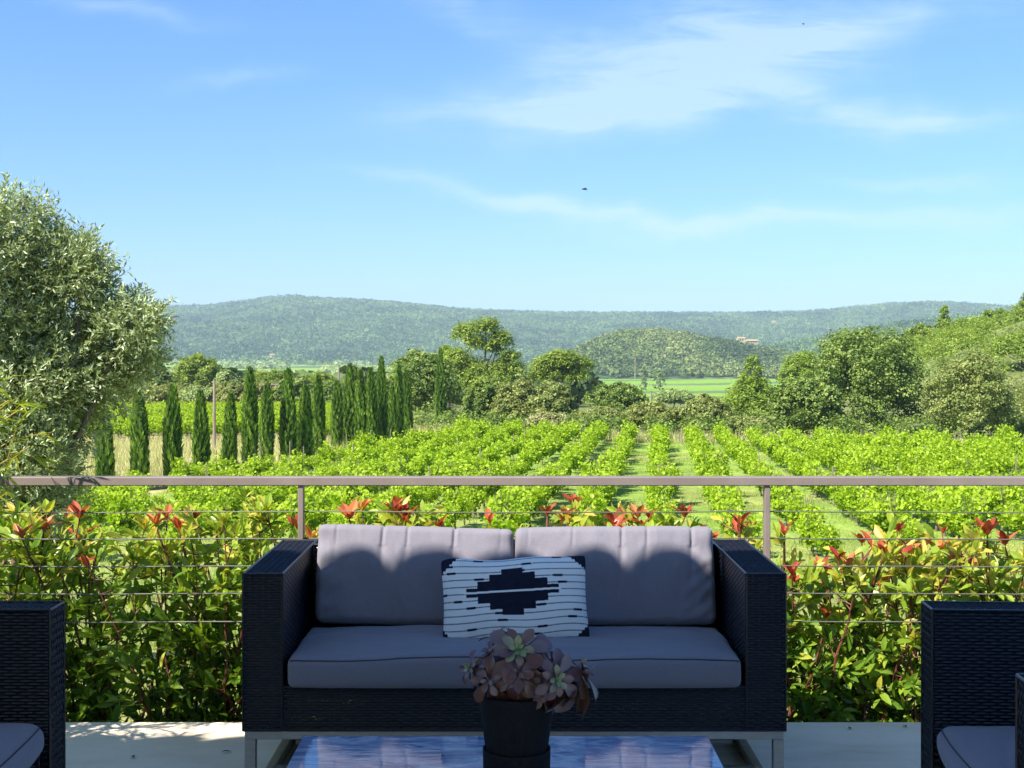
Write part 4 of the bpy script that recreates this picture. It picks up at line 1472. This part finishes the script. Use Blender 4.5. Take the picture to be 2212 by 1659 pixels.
def pillow_side(sgn):
    th = .062 * (1 - np.abs(du) ** 3.2) ** .55 * (1 - np.abs(dv) ** 2.8) ** .55
    th = th + .004 * np.sin(du * 5 + 1) * np.sin(dv * 4) * (1 - du ** 2) * (1 - dv ** 2)
    th = th + .0005 * np.sin(uu * W_ / .0030 * math.pi) * np.sin(vv * H_ / .0034 * math.pi) * (1 - du ** 8)
    cr_ = np.maximum(0, np.abs(du) ** 9 * np.abs(dv) ** 9)
    x = W_ / 2 * du * (1 - .04 * cr_) * (1 - .045 * (1 - dv ** 2) * np.abs(du) ** 3)
    z = H_ / 2 * dv * (1 - .06 * cr_) * (1 - .07 * (1 - du ** 2) * np.abs(dv) ** 3) + .004 * np.sin(du * 6) * dv
    return np.stack([x, sgn * th, z], -1).reshape(-1, 3)


pc = pillow_pattern(uu, vv).reshape(-1, 3)
ids = np.arange(nu * nv).reshape(nv, nu)
qf = np.stack([ids[:-1, :-1], ids[:-1, 1:], ids[1:, 1:], ids[1:, :-1]], -1).reshape(-1, 4)
pm = MB()
pcen = at(1112, 1297, 4.585)
for sgn in (-1, 1):
    pv_ = pillow_side(sgn)
    pv_ = rotx(roty(pv_, -R(2.2)), -R(17))
    pm.add(pv_ + pcen, qf if sgn < 0 else qf[:, ::-1], .5, pc)
tag(pm.build('throw_pillow', M_PILLOW, origin=tuple(pcen - (0, 0, .15)), smooth=True), 'white and navy woven throw pillow with a stepped diamond lying on the sofa', 'pillow')

# ---- armchairs


def armchair(label, xf, sgn):
    """xf: x of the arm fronts; the seat opens towards sgn"""
    dpt = .82
    xa, xb = (xf - dpt, xf) if sgn > 0 else (xf, xf + dpt)
    root = thing('wicker_armchair', label, 'armchair', ((xa + xb) / 2, 3.34, 0), 'wicker armchairs facing the coffee table')
    wicker_box('armrest', root, xa, xb, 3.70, 3.82, .19, .69, 'flrtb', vert='rl')
    wicker_box('armrest', root, xa, xb, 2.84, 2.965, .19, .69, 'flrtb', vert='rl')
    sx0, sx1 = (xb - .03 - (dpt - .14), xb - .03) if sgn > 0 else (xa + .03, xa + .03 + dpt - .14)
    wicker_box('seat_base', root, sx0, sx1, 2.968, 3.697, .19, .30, 'flrt')
    bx0, bx1 = (xa, xa + .1) if sgn > 0 else (xb - .1, xb)
    wicker_box('backrest', root, bx0, bx1, 2.968, 3.697, .19, .688, 'lrt')
    fm = MB()
    fm.bbox(xa + .004, xb - .004, 2.845, 2.877, .160, .187, .002)
    fm.bbox(xa + .004, xb - .004, 3.782, 3.814, .160, .187, .002)
    fm.bbox(xa + .004, xa + .036, 2.88, 3.78, .160, .187, .002)
    fm.bbox(xb - .036, xb - .004, 2.88, 3.78, .160, .187, .002)
    fm.build('base_frame', M_STEEL, root)
    for x in (xa + .004, xb - .038):
        for y in (2.845, 3.782):
            MB().bbox(x, x + .034, y, y + .034, 0, .16, .002).build('leg', M_STEEL, root)
    v, q, un = soft_box(.64, .70, .085, .034, (44, 46, 8), (.02, .008, .014))
    top = un[:, 2] > .3
    x_, y_ = v[:, 0], v[:, 1]
    rr_ = np.hypot((x_ + sgn * .1) * 1.0, y_ * .8)
    v[:, 2] += top * (.0035 * np.sin(rr_ * 75 + 1.2 * np.sin(y_ * 9)) * np.exp(-((rr_ - .2) / .13) ** 2) + .004 * np.sin(x_ * 7) * np.sin(y_ * 6))
    v[:, 0] += 0.02 * sgn * (un[:, 0] * sgn > .5) * (1 - un[:, 1] ** 2)
    cxm = (sx0 + sx1) / 2 + sgn * .045
    cu_ = MB().add(v + np.array([cxm, 3.332, .343]), q).build('seat_cushion', M_FAB, root, smooth=True)
    vw = v + np.array([cxm, 3.332, .343])
    k_ = (un[:, 0] * sgn > .999) & (un[:, 2] > .999)
    sm = vw[k_][np.argsort(vw[k_][:, 1])]
    MB().tube(sm + (sgn * .0008, 0, .0006), .0021, 6).build('piping', M_PIPE, cu_)
    return root


armchair('dark wicker armchair at the left edge, opening to the right', -1.274, 1)
rc = armchair('dark wicker armchair at the right edge, opening to the left', 1.163, -1)
rc.rotation_euler = (0, 0, -.06)
rc.location.x -= .025
rc.location.y -= .022

# ---- coffee table
TX = -.018
root = thing('coffee_table', 'low glass-topped coffee table in front of the sofa', 'coffee table', (TX, 3.4, 0))
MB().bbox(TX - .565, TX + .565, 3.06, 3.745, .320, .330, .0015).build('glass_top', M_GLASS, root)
wicker_box('apron', root, TX - .553, TX + .553, 3.075, 3.73, .19, .316, 'flrb')
for x in (TX - .55, TX + .516):
    for y in (3.08, 3.69):
        MB().bbox(x, x + .034, y, y + .034, 0, .187, .002).build('leg', M_STEEL, root)

# ---- dry leaves on the floor
for lb, px, py, a_ in (('small brown fallen leaf on the floor left of the sofa leg', 478, 1628, .4), ('tiny dark fallen leaf on the floor near the left armchair', 289, 1640, 2.0),
                       ('curled fallen leaf on the floor right of the sofa', 1834, 1578, 1.1), ('dark fallen leaf on the floor close to the right armchair', 1959, 1574, 1.7)):
    D = EYE * F / (py - HY)
    c_ = np.array([(px - CX) * D / F, D, .006])
    mb = MB()
    place(mb, T_PHO, F_PHO, [c_], [(math.cos(a_), math.sin(a_), .15)], [(.1, 0, 1)], .036, .9)
    tag(mb.build('fallen_leaf', M_BARK, origin=tuple(c_)), lb, 'leaf', 'dry leaves on the terrace floor')

# ---- plant pot and succulent
PX, PY = .0114, 3.30
pot = thing('plant_pot', 'charcoal two-part plant pot standing on the coffee table', 'plant pot', (PX, PY, .33))
MB().lathe([(.0, .3302), (.079, .3302), (.0815, .333), (.0835, .428), (.0835, .431), (.0805, .431), (.079, .428), (.078, .36), (0, .358)], (PX, PY, 0), 56).build('saucer_cup', M_POT, pot, smooth=True)
MB().lathe([(.0, .402), (.055, .402), (.064, .406), (.073, .421), (.079, .444), (.0935, .563), (.0938, .567), (.0905, .5675), (.0895, .563), (.086, .53), (.0, .53)], (PX, PY, 0), 56).build('pot_body', M_POT, pot, smooth=True)
MB().lathe([(.0, .545), (.06, .545), (.0872, .541)], (PX, PY, 0), 40).build('soil', M_SOIL, pot)

suc = thing('succulent_plant', 'purple-leaved rosette succulent with green hearts growing in the charcoal pot', 'succulent', (PX, PY, .545))
sl_, ss_ = MB(), MB()


def rosette(px, py, D, rpx, axis, n=26, green=1., droop=.0, lo=.0):
    c_ = at(px, py, D)
    r = 1.18 * rpx * D / F
    ax = unit(np.array(axis, float))
    a = unit(np.cross(ax, [0.3, .2, 1.0]))
    b_ = np.cross(ax, a)
    i = np.arange(n)
    f_ = (i + .5) / n
    ph = i * 2.39996 + U(0, 6)
    inc = np.interp(f_, [0, .2, .5, 1], [.15, .6, 1.25, 1.95]) + rng.normal(0, .12, n)
    ln = r * np.interp(f_, [0, .2, .5, 1], [.2, .4, .85, 1.2]) * U(.75, 1.2, n)
    rad = np.cos(ph)[:, None] * a + np.sin(ph)[:, None] * b_
    d = np.cos(inc)[:, None] * ax + np.sin(inc)[:, None] * rad
    d = d + np.array([0, 0, -1.]) * ((droop + .3) * f_ ** 1.5)[:, None]
    d = unit(d)
    nrm = unit(ax - (d * ax).sum(1)[:, None] * d + 1e-4 * rad)
    nrm = np.where(((nrm * ax).sum(1) < 0)[:, None], -nrm, nrm)
    lv = np.clip(np.interp(f_, [0, .25, .5, 1], [0, .24, .46, .76]) + (1 - green) * .5 + rng.normal(0, .12, n) * (f_ > .3) + lo, 0, 1)
    pos = c_ - ax * (f_ * r * .25)[:, None]
    place(sl_, T_SUC * np.array([1, 1.15, 1]), F_SUC, pos, d, nrm, ln, lv)
    base = np.array([PX + (c_[0] - PX) * .35, PY + (c_[1] - PY) * .35, .54])
    mid = (base + c_) / 2 + np.array([(c_[0] - PX) * .15, -.01, .03])
    e = c_ - ax * r * .25
    t = np.linspace(0, 1, 7)[:, None]
    cv = base * (1 - t) ** 2 + 2 * mid * t * (1 - t) + e * t ** 2
    ss_.tube(cv, .0055, 6)


rosette(1119, 1404, 3.22, 66, (0, -.85, .5), 34, 1., .35)
rosette(1202, 1467, 3.20, 54, (.35, -.85, .15), 28, 1., .5)
rosette(1014, 1443, 3.26, 36, (-.7, -.6, .2), 24, .95, .4)
rosette(1073, 1372, 3.34, 44, (-.3, .25, .9), 22, .15, .2)
rosette(1100, 1366, 3.38, 40, (.2, .3, .9), 18, .2, .3)
rosette(1258, 1446, 3.28, 62, (.6, .1, .8), 22, .05, .3, .1)
rosette(1256, 1452, 3.27, 82, (.5, .0, -.2), 14, .05, 1.9, .1)
rosette(1115, 1471, 3.20, 26, (-.1, -.95, .1), 20, .9, .4)
rosette(1165, 1408, 3.30, 58, (.35, -.2, .85), 24, .5, .7)
rosette(1062, 1410, 3.27, 60, (-.5, -.3, .75), 24, .35, .9)
rosette(1055, 1468, 3.22, 46, (-.3, -.8, .2), 18, .5, .9)
rosette(1180, 1486, 3.22, 54, (.25, -.75, .2), 20, .25, 1.3)
rosette(1190, 1430, 3.24, 54, (.4, -.5, .6), 22, .4, .9)
rosette(1120, 1450, 3.20, 56, (-.1, -.8, .35), 18, .3, 1.3)
rosette(1030, 1440, 3.30, 48, (-.8, -.1, .5), 18, .3, 1.0)
rosette(1215, 1425, 3.32, 46, (.6, .1, .7), 18, .3, .9)
sl_.build('leaves', M_SUC, suc, smooth=True)
ss_.build('stems', M_BARK, suc)

# ------------------------------------------------------------------ sky, sun, haze, camera
SUN_EL, SUN_AZ = R(46), R(48)     # azimuth measured from straight behind the camera, to the left
sv = Vector((-math.cos(SUN_EL) * math.sin(SUN_AZ), -math.cos(SUN_EL) * math.cos(SUN_AZ), math.sin(SUN_EL)))
sd = bpy.data.lights.new('sun', 'SUN')
sd.energy = 4.9
sd.angle = R(.6)
sd.color = (1, .94, .84)
so = bpy.data.objects.new('sun', sd)
C.objects.link(so)
so.rotation_euler = sv.to_track_quat('Z', 'Y').to_euler()

w = bpy.data.worlds.new('World')
bpy.context.scene.world = w
w.use_nodes = True
nt = w.node_tree
nt.nodes.clear()
L = nt.links.new
wo = N(nt, 'ShaderNodeOutputWorld')
bg = N(nt, 'ShaderNodeBackground', inp={'Strength': .074})
sky = N(nt, 'ShaderNodeTexSky', sky_type='NISHITA', sun_disc=False, sun_elevation=SUN_EL, sun_rotation=math.pi + SUN_AZ, altitude=100, air_density=1.0, dust_density=.3, ozone_density=1.3)
tc = N(nt, 'ShaderNodeTexCoord')
sp = N(nt, 'ShaderNodeSeparateXYZ')
L(tc.outputs['Generated'], sp.inputs[0])


def mth(op, a, b=None, c=None):
    n = nt.nodes.new('ShaderNodeMath')
    n.operation = op
    for i, k in enumerate((a, b, c)):
        if k is None:
            continue
        if isinstance(k, (int, float)):
            n.inputs[i].default_value = k
        else:
            L(k, n.inputs[i])
    return n.outputs[0]


yy_ = mth('MAXIMUM', sp.outputs[1], .05)
ud = mth('DIVIDE', sp.outputs[0], yy_)
vd = mth('DIVIDE', sp.outputs[2], yy_)
cb_ = N(nt, 'ShaderNodeCombineXYZ')
L(ud, cb_.inputs[0])
L(vd, cb_.inputs[1])
nd = N(nt, 'ShaderNodeTexNoise', inp={'Scale': 7., 'Detail': 4., 'Roughness': .55})
L(cb_.outputs[0], nd.inputs['Vector'])
nds = N(nt, 'ShaderNodeSeparateColor')
L(nd.outputs['Color'], nds.inputs[0])
u2 = mth('MULTIPLY_ADD', mth('SUBTRACT', nds.outputs[0], .5), .16, ud)
v2_ = mth('MULTIPLY_ADD', mth('SUBTRACT', nds.outputs[1], .5), .07, vd)
total = None
for (cx, cy, rx, ry, ang, amp) in [(1200, 250, 300, 48, 2, .7), (1400, 185, 260, 75, 18, .7), (1620, 110, 330, 95, 10, .62), (1800, 230, 300, 42, -8, .6), (2010, 262, 130, 20, -3, .5),
                                   (1380, 60, 260, 50, 20, .3), (1010, 20, 180, 40, -20, .3), (1900, 40, 240, 50, 10, .35),
                                   (1080, 428, 260, 16, -8, .5), (1330, 462, 260, 18, -5, .5), (1640, 480, 330, 20, 1, .55), (2080, 450, 260, 18, 3, .4), (1960, 392, 170, 14, 0, .5), (480, 185, 90, 18, 5, .22), (300, 20, 130, 22, -15, .28)]:
    u0, v0 = (cx - CX) / F, (HY - cy) / F
    ca, sa = math.cos(R(ang)), math.sin(R(ang))
    du_ = mth('SUBTRACT', u2, u0)
    dv_ = mth('SUBTRACT', v2_, v0)
    a = mth('ADD', mth('MULTIPLY', du_, ca * F / rx), mth('MULTIPLY', dv_, sa * F / rx))
    b_ = mth('ADD', mth('MULTIPLY', du_, -sa * F / ry), mth('MULTIPLY', dv_, ca * F / ry))
    e = mth('MULTIPLY', mth('EXPONENT', mth('MULTIPLY', mth('ADD', mth('MULTIPLY', a, a), mth('MULTIPLY', b_, b_)), -1.)), amp)
    total = e if total is None else mth('ADD', total, e)
mpn = N(nt, 'ShaderNodeMapping')
mpn.inputs['Scale'].default_value = (.75, 4.6, 1)
mpn.inputs['Rotation'].default_value = (0, 0, R(-6))
L(cb_.outputs[0], mpn.inputs[0])
nw = N(nt, 'ShaderNodeTexNoise', inp={'Scale': 12., 'Detail': 10., 'Roughness': .66, 'Distortion': 1.1})
L(mpn.outputs[0], nw.inputs['Vector'])
wisp = N(nt, 'ShaderNodeMapRange', inp={'From Min': .3, 'From Max': .7, 'To Min': .2, 'To Max': 1.15})
L(nw.outputs[0], wisp.inputs[0])
cm = mth('MINIMUM', mth('MULTIPLY', total, wisp.outputs[0]), .54)
cm = mth('MULTIPLY', cm, mth('GREATER_THAN', sp.outputs[1], .06))
mx = N(nt, 'ShaderNodeMix', data_type='RGBA')
L(cm, mx.inputs[0])
tint = N(nt, 'ShaderNodeMix', data_type='RGBA', blend_type='MULTIPLY', inp={'Factor': 1.})
tg = N(nt, 'ShaderNodeMapRange', inp={'From Min': .02, 'From Max': .26, 'To Min': .765, 'To Max': .87})
L(sp.outputs[2], tg.inputs[0])
tcol_ = N(nt, 'ShaderNodeCombineColor', inp={0: .54, 2: 1.22})
L(tg.outputs[0], tcol_.inputs[1])
L(tcol_.outputs[0], tint.inputs[7])
L(sky.outputs[0], tint.inputs[6])
L(tint.outputs[2], mx.inputs[6])
mx.inputs[7].default_value = (5.0, 6.2, 7.8, 1)
L(mx.outputs[2], bg.inputs[0])
L(bg.outputs[0], wo.inputs[0])

HAZE = 1.3e-4
if HAZE:
    m, hn, out = newmat('haze_air')
    pv = N(hn, 'ShaderNodeVolumePrincipled', inp={'Color': (.67, .86, 1, 1), 'Density': HAZE, 'Anisotropy': .0})
    hn.links.new(pv.outputs[0], out.inputs['Volume'])
    hz = MB().box(-7600, 7600, -120, 6500, -60, 260).build('haze', m)
    tag(hz, 'thin bluish haze filling the valley air', 'haze', kind='stuff')

cam = bpy.data.cameras.new('camera')
cam.sensor_width = 36
cam.lens = F / 2212 * 36
cam.shift_y = -(829.5 - HY) / 2212
cam.clip_end = 20000
cam.clip_start = .05
co = bpy.data.objects.new('camera', cam)
C.objects.link(co)
co.location = (0, 0, EYE)
co.rotation_euler = (math.pi / 2, 0, 0)
s = bpy.context.scene
s.camera = co
s.view_settings.view_transform = 'Standard'
s.view_settings.look = 'None'
s.view_settings.exposure = 1.15
s.view_settings.gamma = 1
s.cycles.max_bounces = 8
s.cycles.transparent_max_bounces = 8
s.cycles.use_denoising = True
